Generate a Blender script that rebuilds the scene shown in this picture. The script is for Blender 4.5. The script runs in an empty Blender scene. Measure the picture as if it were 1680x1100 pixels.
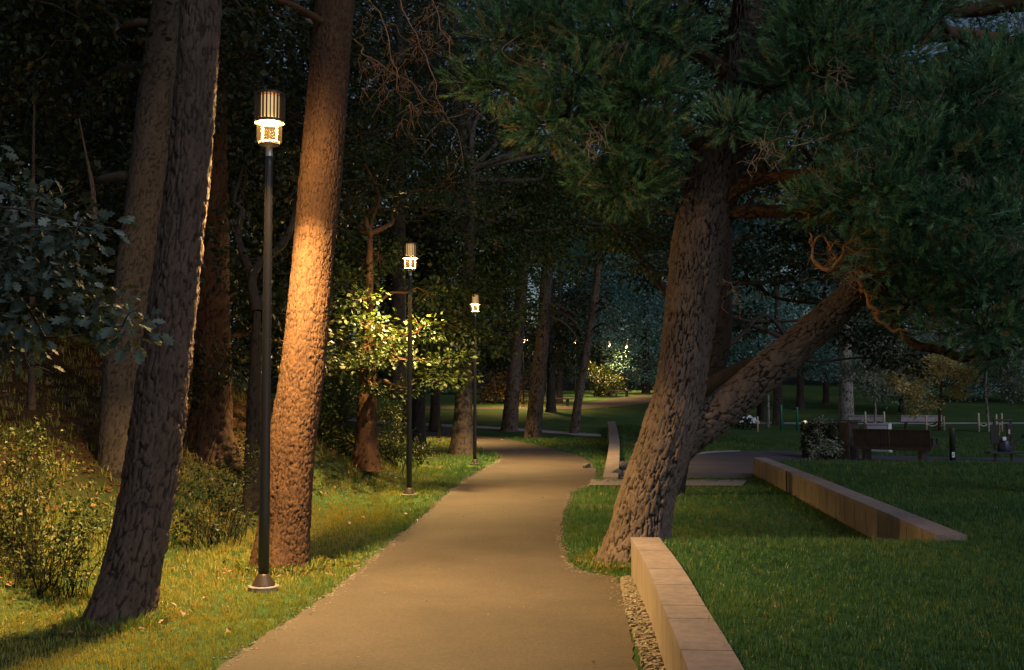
import bpy, bmesh, math, random
import numpy as np

S = bpy.context.scene
COL = S.collection
R = math.radians

# ------------------------------------------------------------------ camera
CAM_H, FPX, PITCH = 1.6, 1800.0, math.atan(107 / 1800.0)
cam_d = bpy.data.cameras.new('camera')
cam_d.sensor_width = 36.0
cam_d.lens = FPX / 1680.0 * 36.0
cam_d.clip_end = 2000.0
cam = bpy.data.objects.new('camera', cam_d)
cam.location = (0, 0, CAM_H)
cam.rotation_euler = (R(90) + PITCH, 0, 0)
COL.objects.link(cam)
S.camera = cam

# ------------------------------------------------------------------ sky, dusk sun, exposure
SKY_STRENGTH = 0.0145
SUN_ELEV, SUN_ROT = R(36.0), R(140)
world = bpy.data.worlds.new('World')
S.world = world
world.use_nodes = True
wn = world.node_tree
bg = wn.nodes['Background']
sky = wn.nodes.new('ShaderNodeTexSky')
sky.sky_type = 'NISHITA'
sky.sun_disc = False
sky.sun_elevation = SUN_ELEV
sky.sun_rotation = SUN_ROT
wn.links.new(sky.outputs[0], bg.inputs[0])
bg.inputs[1].default_value = SKY_STRENGTH
sun_d = bpy.data.lights.new('dusk_sun', 'SUN')
sun_d.energy = 0.30
sun_d.angle = R(35)
sun_d.color = (0.80, 0.85, 1.0)
sun = bpy.data.objects.new('dusk_sun', sun_d)
sun.rotation_euler = (R(54), 0, R(40))
sun.location = (0, 0, 30)
COL.objects.link(sun)
LAMP_W = 500.0
LAMP_COL = (1.0, 0.61, 0.22)
S.view_settings.view_transform = 'Standard'
S.view_settings.look = 'None'
S.view_settings.exposure = 1.5
S.view_settings.gamma = 1.0

# ------------------------------------------------------------------ measuring helpers (photo pixel + depth -> metres)
CP, SP = math.cos(PITCH), math.sin(PITCH)

def P(px, py, d):
    u, v = (px - 840) / FPX, -(py - 550) / FPX
    y, z = CP - SP * v, SP + CP * v
    t = d / y
    return np.array((u * t, d, CAM_H + z * t))

def sstep(x, a, b):
    t = np.clip((np.asarray(x, float) - a) / (b - a), 0, 1)
    return t * t * (3 - 2 * t)

FOOT_Y = [-10, 4, 8, 12, 16, 20, 24, 30, 40]
FOOT_X = [-4.2, -4.0, -3.7, -3.4, -3.0, -2.15, -2.3, -3.2, -6]
LFY, LFZ = [50, 56, 65, 85, 98, 130, 200, 400], [0, .42, 1.2, 1.95, 2.4, 3.6, 7, 16]
RFY, RFZ = [64, 68, 75, 100, 130, 200, 400], [0, .1, .5, 2.6, 4.2, 8, 18]

def wall3_x(y):
    return np.interp(y, [22.3, 46], [1.86, 4.02])

def zf(x, y):
    x = np.asarray(x, float); y = np.asarray(y, float)
    t = sstep(x / np.maximum(y, 1), .13, .22)
    z = (1 - t) * np.interp(y, LFY, LFZ) + t * np.interp(y, RFY, RFZ)
    dl = np.interp(y, FOOT_Y, FOOT_X) - x
    fade = 1 - .8 * sstep(y, 24, 36)
    bank = np.where(dl > 0, 3.6 * (1 - np.exp(-np.maximum(dl, 0) ** 1.15 * .17)), 0) * fade
    bank = bank + .05 * np.sin(x * 2.3 + y * 1.1) * np.cos(y * 1.7 - x) * np.clip(dl, 0, 1) * fade
    sx = x - wall3_x(y)
    mound = .55 * sstep(y, 24, 43) * (1 - sstep(y, 47, 55)) * sstep(sx, .0, .3) * (1 - sstep(sx, 2.0, 7))
    return z + bank + mound

def Gp(px, py):
    """ground point seen at a photo pixel"""
    d = np.linspace(4, 160, 3200)
    u, v = (px - 840) / FPX, -(py - 550) / FPX
    yy, zz = CP - SP * v, SP + CP * v
    t = d / yy
    h = CAM_H + zz * t - zf(u * t, d)
    k = np.argmax(h <= 0) if np.any(h <= 0) else len(d) - 1
    return np.array((u * t[k], d[k], float(zf(u * t[k], d[k]))))

# ------------------------------------------------------------------ mesh builder
class MB:
    def __init__(s):
        s.V, s.F, s.A, s.C, s.n = [], [], [], [], 0
    def add(s, V, F, rnd=None, crack=None):
        V = np.asarray(V, np.float32).reshape(-1, 3)
        for f in (F if isinstance(F, list) and len(F) and isinstance(F[0], np.ndarray) else [np.asarray(F, np.int64)]):
            if len(f):
                s.F.append(f + s.n)
                s.A.append(np.full(len(f), .5, np.float32) if rnd is None else
                           (np.full(len(f), rnd, np.float32) if np.isscalar(rnd) else np.asarray(rnd, np.float32)))
        s.V.append(V)
        s.C.append(np.ones(len(V), np.float32) if crack is None else np.asarray(crack, np.float32))
        s.n += len(V)
        return s
    # shapes
    def box(s, c, size, rz=0, rx=0, ry=0, bev=0.0, rnd=None):
        bm = bmesh.new()
        bmesh.ops.create_cube(bm, size=1)
        for v in bm.verts:
            v.co.x *= size[0]; v.co.y *= size[1]; v.co.z *= size[2]
        if bev:
            bmesh.ops.bevel(bm, geom=list(bm.edges), offset=bev, segments=2, affect='EDGES', profile=.5)
        V = np.array([v.co[:] for v in bm.verts])
        cx, sx, cy, sy, cz, sz = math.cos(rx), math.sin(rx), math.cos(ry), math.sin(ry), math.cos(rz), math.sin(rz)
        M = np.array([[cz, -sz, 0], [sz, cz, 0], [0, 0, 1]]) @ np.array([[cy, 0, sy], [0, 1, 0], [-sy, 0, cy]]) @ \
            np.array([[1, 0, 0], [0, cx, -sx], [0, sx, cx]])
        V = V @ M.T + np.asarray(c, float)
        bm.verts.index_update()
        by = {}
        for f in bm.faces:
            by.setdefault(len(f.verts), []).append([v.index for v in f.verts])
        bm.free()
        s.add(V, [np.array(q) for q in by.values()], rnd)
        return s
    def lathe(s, prof, n=24, c=(0, 0, 0), caps=True):
        a = np.linspace(0, 2 * np.pi, n, endpoint=False)
        V = np.concatenate([np.stack([r * np.cos(a), r * np.sin(a), np.full(n, z)], 1) for r, z in prof]) + np.asarray(c)
        F = []
        for i in range(len(prof) - 1):
            for j in range(n):
                F.append((i * n + j, i * n + (j + 1) % n, (i + 1) * n + (j + 1) % n, (i + 1) * n + j))
        s.add(V, np.array(F))
        for i, rev in ((0, True), (len(prof) - 1, False)):
            if caps and prof[i][0] > 1e-4:
                idx = list(range(i * n, i * n + n))
                s.F.append(np.array([idx[::-1] if rev else idx]) + (s.n - len(V))); s.A.append(np.full(1, .5, np.float32))
        return s
    def tube(s, pts, rad, seg=8, step=.15, rnd=None):
        V, F, _, _ = tube(pts, rad, seg, step)
        s.add(V, F, rnd)
        return s

def catmull(pts, rad, step):
    pts = np.asarray(pts, float); rad = np.asarray(rad, float)
    if len(pts) == 2:
        n = max(2, int(np.linalg.norm(pts[1] - pts[0]) / step) + 1)
        t = np.linspace(0, 1, n)[:, None]
        return pts[0] * (1 - t) + pts[1] * t, rad[0] * (1 - t[:, 0]) + rad[1] * t[:, 0]
    p = np.vstack([2 * pts[0] - pts[1], pts, 2 * pts[-1] - pts[-2]])
    r = np.concatenate([[rad[0]], rad, [rad[-1]]])
    o, q = [], []
    for i in range(1, len(p) - 2):
        n = max(1, int(round(np.linalg.norm(p[i + 1] - p[i]) / step)))
        t = (np.arange(n) / n)[:, None]
        o.append(.5 * ((2 * p[i]) + (-p[i - 1] + p[i + 1]) * t + (2 * p[i - 1] - 5 * p[i] + 4 * p[i + 1] - p[i + 2]) * t ** 2
                       + (-p[i - 1] + 3 * p[i] - 3 * p[i + 1] + p[i + 2]) * t ** 3))
        q.append(r[i] + (r[i + 1] - r[i]) * t[:, 0])
    o.append(p[-2][None]); q.append(np.array([r[-2]]))
    return np.vstack(o), np.concatenate(q)

def tube(pts, rad, seg=8, step=.15):
    c, r = catmull(pts, rad, step)
    n = len(c)
    T = np.gradient(c, axis=0)
    T /= np.linalg.norm(T, axis=1)[:, None] + 1e-9
    N = np.zeros_like(T)
    ref = np.array([0, 1., 0]) if abs(T[0][1]) < .9 else np.array([1., 0, 0])
    v = ref - T[0] * (ref @ T[0]); N[0] = v / np.linalg.norm(v)
    for i in range(1, n):
        v = N[i - 1] - T[i] * (N[i - 1] @ T[i])
        N[i] = v / (np.linalg.norm(v) + 1e-9)
    B = np.cross(T, N)
    a = np.linspace(0, 2 * np.pi, seg, endpoint=False)
    V = c[:, None, :] + r[:, None, None] * (np.cos(a)[None, :, None] * N[:, None, :] + np.sin(a)[None, :, None] * B[:, None, :])
    i = np.arange(n - 1)[:, None]; j = np.arange(seg)[None, :]; k = (j + 1) % seg
    F = np.stack([i * seg + j, i * seg + k, (i + 1) * seg + k, (i + 1) * seg + j], -1).reshape(-1, 4)
    caps = []
    return V.reshape(-1, 3), F, (c, r, N, B, a), caps

def hash2(i, j, k, seed):
    h = np.sin(i * 127.1 + j * 311.7 + k * 74.7 + seed * 13.13) * 43758.5453
    return h - np.floor(h)

def vnoise(u, w, per, seed):
    iu, iw = np.floor(u), np.floor(w); fu, fw = u - iu, w - iw
    fu = fu * fu * (3 - 2 * fu); fw = fw * fw * (3 - 2 * fw)
    h = lambda a, b: hash2(np.mod(a, per), b, 5, seed)
    return (h(iu, iw) * (1 - fu) + h(iu + 1, iw) * fu) * (1 - fw) + (h(iu, iw + 1) * (1 - fu) + h(iu + 1, iw + 1) * fu) * fw - .5

def bark_tube(pts, rad, step=.02, cu=.065, cv=.15, amp=.014, seed=1, flare=.1, seg=None, wob=.04):
    """tapered trunk with plates and furrows pushed into the surface"""
    r0 = float(np.mean(rad))
    ncell = max(5, int(round(2 * np.pi * r0 / cu)))
    seg = seg or max(12, int(2 * np.pi * r0 / (step * .8)))
    V, F, (c, r, N, B, a), _ = tube(pts, rad, seg, step)
    n = len(c)
    L = np.concatenate([[0], np.cumsum(np.linalg.norm(np.diff(c, axis=0), axis=1))])
    U = np.broadcast_to(a[None, :] / (2 * np.pi) * ncell, (n, seg)).copy()
    W = np.broadcast_to((L / cv)[:, None], (n, seg)).copy()
    U0, W0 = U.copy(), W.copy()
    for fr, am in ((1, .55), (2, .4), (5, .24), (11, .12)):
        U += am * vnoise(U0 * fr, W0 * fr * .8, ncell * fr, seed + fr)
        W += 1.2 * am * vnoise(U0 * fr, W0 * fr, ncell * fr, seed + 30 + fr)
    iu, iw = np.floor(U), np.floor(W)
    f1 = np.full((n, seg), 9.); f2 = f1.copy(); idv = np.zeros((n, seg))
    for di in (-1, 0, 1):
        for dj in (-1, 0, 1):
            ci, cj = iu + di, iw + dj
            cm = np.mod(ci, ncell)
            x = ci + .1 + .8 * hash2(cm, cj, 1, seed); y = cj + .05 + .9 * hash2(cm, cj, 2, seed)
            d = np.hypot(x - U, y - W)
            nb = d < f1
            f2 = np.where(nb, f1, np.minimum(f2, d))
            idv = np.where(nb, hash2(cm, cj, 3, seed), idv)
            f1 = np.where(nb, d, f1)
    f2f = f2 - f1
    depth = .58 + .42 * sstep(vnoise(U0 * .7, W0 * .6, ncell, seed + 70) + .5, .2, .7)   # furrows open and close
    e = 1 - depth * (1 - sstep(f2f, .0, .30))
    fine = vnoise(U0 * 4, W0 * 3, ncell * 4, seed + 81) + .6 * vnoise(U0 * 9, W0 * 8, ncell * 9, seed + 82) + .4 * vnoise(U0 * 19, W0 * 17, ncell * 19, seed + 83)
    disp = amp * (e * (.55 + .7 * idv) + .45 * fine - .5)
    h = L[:, None]
    ang = a[None, :]
    disp = disp + r[:, None] * (wob * np.sin(2 * ang + h * .8 + seed) + wob * .6 * np.sin(3 * ang - h * 1.3 + seed * 2)
                                + flare * np.exp(-h / .28) * (1 + .8 * np.sin(5 * ang + seed) + .4 * np.sin(3 * ang + 2 * seed)))
    rr = r[:, None] + disp
    V = c[:, None, :] + rr[..., None] * (np.cos(a)[None, :, None] * N[:, None, :] + np.sin(a)[None, :, None] * B[:, None, :])
    crack = np.clip(e * (.72 + .28 * idv) + .35 * fine, 0, 1)
    return V.reshape(-1, 3), F, crack.reshape(-1)

def scatter(mb, tv, tf, pos, ax, nrm, scale, rnd):
    """copies of a template (x across, y along ax, z along nrm)"""
    pos = np.asarray(pos, np.float32)
    if not len(pos): return
    y = ax / (np.linalg.norm(ax, axis=1)[:, None] + 1e-9)
    x = np.cross(y, nrm); x /= np.linalg.norm(x, axis=1)[:, None] + 1e-9
    z = np.cross(x, y)
    M = np.stack([x, y, z], 1) * np.asarray(scale, float)[:, None, None]
    V = np.einsum('kc,ncd->nkd', tv, M) + pos[:, None, :]
    n, k = len(pos), len(tv)
    fs = [np.asarray(f) for f in (tf if isinstance(tf, list) else [tf])]
    Vf = V.reshape(-1, 3)
    off = (np.arange(n) * k)[:, None, None]
    mb.V.append(Vf.astype(np.float32)); mb.C.append(np.ones(len(Vf), np.float32))
    for f in fs:
        mb.F.append((f[None] + off).reshape(-1, f.shape[1]) + mb.n)
        mb.A.append(np.repeat(np.asarray(rnd, np.float32), len(f)))
    mb.n += len(Vf)

def org(o):
    v = np.zeros(3)
    while o is not None:
        v += np.array(o.location); o = o.parent
    return v

def build(name, mb, mat, parent=None, smooth=False, origin=None):
    V = np.concatenate(mb.V)
    me = bpy.data.meshes.new(name)
    o = bpy.data.objects.new(name, me)
    if parent is not None:
        V = V - org(parent).astype(np.float32); o.parent = parent
    elif origin is not None:
        V = V - np.asarray(origin, np.float32); o.location = origin
    me.vertices.add(len(V)); me.vertices.foreach_set('co', np.ascontiguousarray(V, np.float32).ravel())
    nl = sum(f.size for f in mb.F); npoly = sum(len(f) for f in mb.F)
    me.loops.add(nl); me.polygons.add(npoly)
    me.loops.foreach_set('vertex_index', np.concatenate([f.ravel() for f in mb.F]).astype(np.int32))
    tot = np.concatenate([np.full(len(f), f.shape[1]) for f in mb.F])
    me.polygons.foreach_set('loop_start', np.concatenate([[0], np.cumsum(tot)[:-1]]).astype(np.int32))
    me.polygons.foreach_set('use_smooth', np.full(npoly, smooth, bool))
    a = me.attributes.new('rnd', 'FLOAT', 'FACE'); a.data.foreach_set('value', np.concatenate(mb.A))
    C = np.concatenate(mb.C)
    if C.min() < 1:
        a = me.attributes.new('crack', 'FLOAT', 'POINT'); a.data.foreach_set('value', C)
    me.materials.append(mat)
    me.update(calc_edges=True)
    COL.objects.link(o)
    return o

def tag(o, label=None, cat=None, group=None, kind=None):
    if label: o['label'] = label
    if cat: o['category'] = cat
    if group: o['group'] = group
    if kind: o['kind'] = kind
    return o

def thing(name, loc, label, cat, group=None):
    o = bpy.data.objects.new(name, None)
    o.empty_display_size = .2
    o.location = [float(q) for q in loc]
    COL.objects.link(o)
    return tag(o, label, cat, group)

def copy_tree(o, parent=None):
    c = o.copy(); COL.objects.link(c)
    if parent is not None: c.parent = parent
    for ch in list(o.children): copy_tree(ch, c)
    return c

# ------------------------------------------------------------------ materials
def nodes(name):
    m = bpy.data.materials.new(name); m.use_nodes = True
    nt = m.node_tree
    return m, nt, nt.nodes, nt.links, nt.nodes['Principled BSDF']

def tex_coord(N, L, scale=(1, 1, 1), kind='Object'):
    tc = N.new('ShaderNodeTexCoord'); mp = N.new('ShaderNodeMapping')
    L.new(tc.outputs[kind], mp.inputs[0]); mp.inputs['Scale'].default_value = scale
    return mp.outputs[0]

def noise(N, L, vec, scale, detail=4, rough=.6, dist=0):
    n = N.new('ShaderNodeTexNoise')
    n.inputs['Scale'].default_value = scale; n.inputs['Detail'].default_value = detail
    n.inputs['Roughness'].default_value = rough; n.inputs['Distortion'].default_value = dist
    if vec: L.new(vec, n.inputs['Vector'])
    return n.outputs['Fac']

def ramp(N, L, fac, stops):
    r = N.new('ShaderNodeValToRGB')
    while len(r.color_ramp.elements) < len(stops): r.color_ramp.elements.new(.5)
    for e, (p, c) in zip(r.color_ramp.elements, stops):
        e.position = p; e.color = (*c, 1)
    L.new(fac, r.inputs[0])
    return r.outputs[0]

def mix(N, L, fac, a, b, mode='MIX'):
    m = N.new('ShaderNodeMix'); m.data_type = 'RGBA'; m.blend_type = mode
    for sock, val in ((m.inputs[0], fac), (m.inputs[6], a), (m.inputs[7], b)):
        if hasattr(val, 'links'): L.new(val, sock)
        elif isinstance(val, tuple): sock.default_value = (*val, 1)
        else: sock.default_value = val
    return m.outputs[2]

def bump(N, L, h, bsdf, strength=.4, dist=.01):
    b = N.new('ShaderNodeBump'); b.inputs['Strength'].default_value = strength; b.inputs['Distance'].default_value = dist
    L.new(h, b.inputs['Height']); L.new(b.outputs[0], bsdf.inputs['Normal'])

def attr(N, name):
    a = N.new('ShaderNodeAttribute'); a.attribute_name = name
    return a.outputs['Fac']

def m_plain(name, c, rough=.6, metal=0, var=.15, bs=30, bstr=.15):
    m, nt, N, L, b = nodes(name)
    v = tex_coord(N, L)
    f = noise(N, L, v, 6, 6)
    lo = tuple(x * (1 - var) for x in c); hi = tuple(min(1, x * (1 + var)) for x in c)
    L.new(ramp(N, L, f, [(.3, lo), (.7, hi)]), b.inputs['Base Color'])
    b.inputs['Roughness'].default_value = rough; b.inputs['Metallic'].default_value = metal
    bump(N, L, noise(N, L, v, bs, 5), b, bstr, .004)
    return m

def m_bark(name, furrow, plate, plate2, fine=38):
    m, nt, N, L, b = nodes(name)
    v = tex_coord(N, L, (1, 1, .35))
    cr = attr(N, 'crack')
    n1 = noise(N, L, v, 9, 6, .65); n2 = noise(N, L, v, fine, 6, .7); n3 = noise(N, L, tex_coord(N, L), 1.3, 3)
    pl = mix(N, L, ramp(N, L, n1, [(.35, (0, 0, 0)), (.65, (1, 1, 1))]), plate, plate2)
    pl = mix(N, L, ramp(N, L, n2, [(.3, (0, 0, 0)), (.75, (1, 1, 1))]), mix(N, L, 1.0, pl, (.62, .6, .58), 'MULTIPLY'), pl)
    pl = mix(N, L, ramp(N, L, n3, [(.35, (.75, .75, .75)), (.7, (1, 1, 1))]), (0, 0, 0), pl)
    c = mix(N, L, ramp(N, L, cr, [(.22, (0, 0, 0)), (.66, (1, 1, 1))]), furrow, pl)
    L.new(c, b.inputs['Base Color'])
    b.inputs['Roughness'].default_value = .88; b.inputs['Specular IOR Level'].default_value = .25
    bump(N, L, mix(N, L, .5, n2, noise(N, L, v, 90, 4, .7)), b, 1.0, .02)
    return m

def m_leaf(name, stops, trans=.3, rough=.5):
    m, nt, N, L, b = nodes(name)
    out = N['Material Output']
    c = ramp(N, L, attr(N, 'rnd'), stops)
    L.new(c, b.inputs['Base Color']); b.inputs['Roughness'].default_value = rough
    b.inputs['Specular IOR Level'].default_value = .35
    t = N.new('ShaderNodeBsdfTranslucent'); L.new(mix(N, L, 1.0, c, (1.3, 1.25, .6), 'MULTIPLY'), t.inputs[0])
    mx = N.new('ShaderNodeMixShader'); mx.inputs[0].default_value = trans
    L.new(b.outputs[0], mx.inputs[1]); L.new(t.outputs[0], mx.inputs[2]); L.new(mx.outputs[0], out.inputs[0])
    return m

def m_ground(name, g1, g2, dry, litter=None):
    m, nt, N, L, b = nodes(name)
    v = tex_coord(N, L)
    f1 = noise(N, L, v, 1.1, 5); f2 = noise(N, L, v, 45, 4, .7); f3 = noise(N, L, v, .35, 3)
    c = mix(N, L, ramp(N, L, f1, [(.35, (0, 0, 0)), (.65, (1, 1, 1))]), g1, g2)
    c = mix(N, L, ramp(N, L, f3, [(.5, (0, 0, 0)), (.72, (.7, .7, .7))]), c, dry)
    c = mix(N, L, ramp(N, L, f2, [(.3, (.35, .35, .35)), (.7, (1, 1, 1))]), (0, 0, 0), c)
    if litter:
        lf = ramp(N, L, noise(N, L, v, 14, 6, .7), [(.3, tuple(x * .35 for x in litter)), (.7, litter)])
        c = mix(N, L, attr(N, 'bank'), c, lf)
    L.new(c, b.inputs['Base Color']); b.inputs['Roughness'].default_value = .95
    b.inputs['Specular IOR Level'].default_value = .1
    bump(N, L, f2, b, .8, .03)
    return m

def m_path(name, c, speck=.35):
    m, nt, N, L, b = nodes(name)
    v = tex_coord(N, L)
    f1 = noise(N, L, v, .7, 6, .65); f2 = noise(N, L, v, 55, 6, .85); f3 = noise(N, L, v, 260, 2, .8)
    a = ramp(N, L, f1, [(.3, tuple(x * .68 for x in c)), (.7, tuple(x * 1.16 for x in c))])
    a = mix(N, L, ramp(N, L, f2, [(.36, (1 - speck,) * 3), (.64, (1, 1, 1))]), (0, 0, 0), a)
    L.new(a, b.inputs['Base Color']); b.inputs['Roughness'].default_value = .85
    b.inputs['Specular IOR Level'].default_value = .3
    bump(N, L, mix(N, L, .5, f2, f3), b, .45, .006)
    return m

def m_concrete(name, c, streak=True):
    m, nt, N, L, b = nodes(name)
    v = tex_coord(N, L); vs = tex_coord(N, L, (7, 7, .5))
    f1 = noise(N, L, v, 2.2, 6, .6); f2 = noise(N, L, vs, 2.5, 4); f3 = noise(N, L, v, 120, 3, .8)
    a = ramp(N, L, f1, [(.3, tuple(x * .72 for x in c)), (.7, tuple(x * 1.1 for x in c))])
    a = mix(N, L, ramp(N, L, f2, [(.35, (.72, .72, .72)), (.62, (1, 1, 1))]), (0.01, .008, .006), a)
    a = mix(N, L, ramp(N, L, f3, [(.3, (.85, .85, .85)), (.6, (1, 1, 1))]), (0, 0, 0), a)
    L.new(a, b.inputs['Base Color']); b.inputs['Roughness'].default_value = .8
    bump(N, L, f3, b, .25, .003)
    return m

def m_emit(name, c, s):
    m, nt, N, L, b = nodes(name)
    b.inputs['Base Color'].default_value = (*c, 1)
    b.inputs['Emission Color'].default_value = (*c, 1); b.inputs['Emission Strength'].default_value = s
    return m

def m_glass(name):
    m, nt, N, L, b = nodes(name)
    out = N['Material Output']
    tr = N.new('ShaderNodeBsdfTransparent'); tr.inputs[0].default_value = (.95, .93, .88, 1)
    gl = N.new('ShaderNodeBsdfDiffuse'); gl.inputs[0].default_value = (.0009, .0007, .0005, 1)
    g2 = N.new('ShaderNodeBsdfGlossy'); g2.inputs['Roughness'].default_value = .15; g2.inputs[0].default_value = (.01, .01, .01, 1)
    a = N.new('ShaderNodeMixShader'); a.inputs[0].default_value = .30
    L.new(tr.outputs[0], a.inputs[1]); L.new(gl.outputs[0], a.inputs[2])
    c = N.new('ShaderNodeMixShader'); c.inputs[0].default_value = .02
    L.new(a.outputs[0], c.inputs[1]); L.new(g2.outputs[0], c.inputs[2]); L.new(c.outputs[0], out.inputs[0])
    return m

M = dict(
    bark_pine=m_bark('pine bark', (.028, .019, .014), (.155, .105, .078), (.10, .07, .055)),
    bark_great=m_bark('great pine bark', (.018, .014, .012), (.215, .165, .138), (.13, .10, .085)),
    bark_red=m_bark('red pine bark', (.030, .015, .008), (.145, .076, .040), (.095, .050, .029)),
    bark_grey=m_bark('grey bark', (.028, .022, .018), (.125, .10, .08), (.085, .072, .06)),
    bark_dark=m_bark('dark bark', (.015, .012, .011), (.075, .058, .048), (.05, .04, .036)),
    bark_birch=m_bark('pale bark', (.03, .03, .03), (.42, .39, .35), (.30, .28, .26)),
    twig=m_plain('dead twig', (.30, .22, .16), .85),
    twig_orange=m_plain('flaking orange bark and lamplit twig', (.34, .16, .06), .85, var=.4),
    needle=m_leaf('pine needles', [(0, (.022, .066, .036)), (.5, (.085, .22, .115)), (.8, (.17, .34, .17)), (1, (.22, .17, .08))], .12, .45),
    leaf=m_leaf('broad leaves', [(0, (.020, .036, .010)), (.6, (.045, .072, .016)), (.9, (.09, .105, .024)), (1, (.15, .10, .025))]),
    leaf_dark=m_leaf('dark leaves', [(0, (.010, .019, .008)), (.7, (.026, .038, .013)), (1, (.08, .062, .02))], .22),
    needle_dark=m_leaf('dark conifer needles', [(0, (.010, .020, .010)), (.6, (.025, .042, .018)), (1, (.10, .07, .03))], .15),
    leaf_skylit=m_leaf('dusk tinted leaves', [(0, (.050, .125, .120)), (.6, (.115, .235, .225)), (1, (.23, .34, .32))], .2),  # blue dusk light on the far trees put into the leaf colour
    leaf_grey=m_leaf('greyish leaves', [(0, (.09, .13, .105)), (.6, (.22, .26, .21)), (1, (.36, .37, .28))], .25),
    leaf_gold_lamplit=m_leaf('golden lamplit leaves', [(0, (.30, .24, .09)), (.6, (.62, .50, .24)), (1, (.75, .64, .36))], .35),  # autumn gold, brightened in place of a lamp's warm light
    leaf_oak=m_leaf('oak leaves', [(0, (.025, .045, .033)), (.6, (.075, .105, .082)), (1, (.17, .20, .175))], .08, .7),
    leaf_rust=m_leaf('rusty leaves', [(0, (.08, .05, .02)), (.6, (.16, .10, .04)), (1, (.26, .17, .07))], .3),
    grass=m_leaf('grass blades', [(0, (.030, .095, .034)), (.40, (.070, .160, .042)), (.72, (.20, .215, .036)), (1, (.30, .26, .055))], .3, .45),
    straw=m_leaf('dry grass', [(0, (.05, .06, .018)), (.5, (.13, .11, .035)), (1, (.26, .19, .08))], .3),
    litter=m_leaf('fallen leaves', [(0, (.07, .03, .012)), (.6, (.16, .075, .03)), (1, (.26, .15, .06))], .1),
    ground=m_ground('turf', (.032, .085, .026), (.060, .115, .030), (.15, .145, .028), (.105, .052, .024)),  # dry patches yellowed further for lamp light on the grass
    lawn=m_ground('lawn turf', (.026, .085, .030), (.042, .11, .034), (.07, .12, .03)),
    path=m_path('asphalt with fine grit', (.085, .069, .055), .55),
    sidepath=m_path('dark asphalt', (.080, .074, .090), .45),
    gravel=m_path('pale gravel', (.34, .31, .33), .3),
    concrete=m_concrete('cast concrete', (.24, .195, .155)),
    cap=m_concrete('concrete coping', (.25, .205, .195)),
    slab=m_concrete('concrete edging', (.20, .185, .19)),
    stone=m_concrete('rough stone', (.22, .19, .155)),
    darkstone=m_concrete('dark stone', (.09, .085, .085)),
    joint=m_plain('joint', (.012, .011, .010), .9),
    metal=m_plain('dark painted metal', (.022, .020, .019), .42, .0, .1, 60, .03),
    bronze=m_plain('bronze painted metal', (.055, .040, .028), .4, .3, .1, 60, .03),
    steel=m_plain('pale steel', (.45, .42, .38), .4, .5, .08, 60, .03),
    glass=m_glass('lantern glass'),
    glow=m_emit('lamp glow', (1.0, .72, .36), 1.2),
    glowsoft=m_emit('lamp core', (1.0, .62, .24), .26),
    wood=m_plain('dark stained boards', (.040, .025, .024), .6, 0, .4, 40, .3),
    wood_pale=m_plain('weathered pale boards', (.40, .36, .40), .7, 0, .3, 40, .3),
    stake=m_plain('pale stake wood', (.55, .46, .38), .8, 0, .2),
    rope=m_plain('rope', (.60, .50, .38), .9),
    black=m_plain('black plastic', (.012, .012, .015), .45, 0, .1),
    navy=m_plain('dark blue plastic', (.018, .020, .045), .4, 0, .1),
    white=m_plain('white sticker', (.75, .76, .80), .6, 0, .05),
    lilac=m_plain('grey painted cabinet', (.26, .25, .33), .6, 0, .15),
    yellow=m_plain('yellow strap', (.45, .33, .03), .6),
    green=m_plain('green painted post', (.01, .16, .10), .5),
    flower=m_plain('white petals', (.72, .74, .78), .7),
)

# ------------------------------------------------------------------ outlines on the ground
def pathpoly(rows):
    return np.array([Gp(*q)[:2] for q in rows])

MAIN_L = [(355, 1100), (450, 1035), (510, 998), (560, 962), (600, 928), (640, 893), (700, 843), (730, 815), (760, 790), (798, 767),
          (816, 759), (822, 754), (811, 745), (784, 736), (752, 726), (730, 720), (694, 717), (640, 716), (590, 716)]
MAIN_R = [(590, 702), (640, 702), (694, 703), (740, 706), (785, 714), (820, 719), (862, 727), (910, 738), (950, 748), (968, 758), (976, 770), (978, 784),
          (966, 797), (938, 810), (926, 840), (921, 870), (925, 900), (936, 928), (952, 940), (985, 945), (1012, 950), (1018, 965), (1028, 1005), (1045, 1100)]
main_poly = np.vstack([[(-1.75, 1.5), (-1.75, 4.5)], pathpoly(MAIN_L), pathpoly(MAIN_R), [(.70, 4.5), (.62, 1.5)]])
SIDE = [(978, 786), (1232, 786), (1238, 772), (1262, 758), (1340, 757), (1440, 758), (1700, 765), (1700, 752), (1560, 751), (1430, 748), (1290, 740), (1230, 741), (1170, 744),
        (1125, 749), (1080, 757), (1040, 764), (1016, 770), (1000, 778)]
side_poly = pathpoly(SIDE)

def inside(poly, x, y):
    c = np.zeros(x.shape, bool)
    n = len(poly)
    for i in range(n):
        x1, y1 = poly[i]; x2, y2 = poly[(i + 1) % n]
        if y1 == y2: continue
        t = ((y1 > y) != (y2 > y)) & (x < (x2 - x1) * (y - y1) / (y2 - y1) + x1)
        c ^= t
    return c

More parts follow.
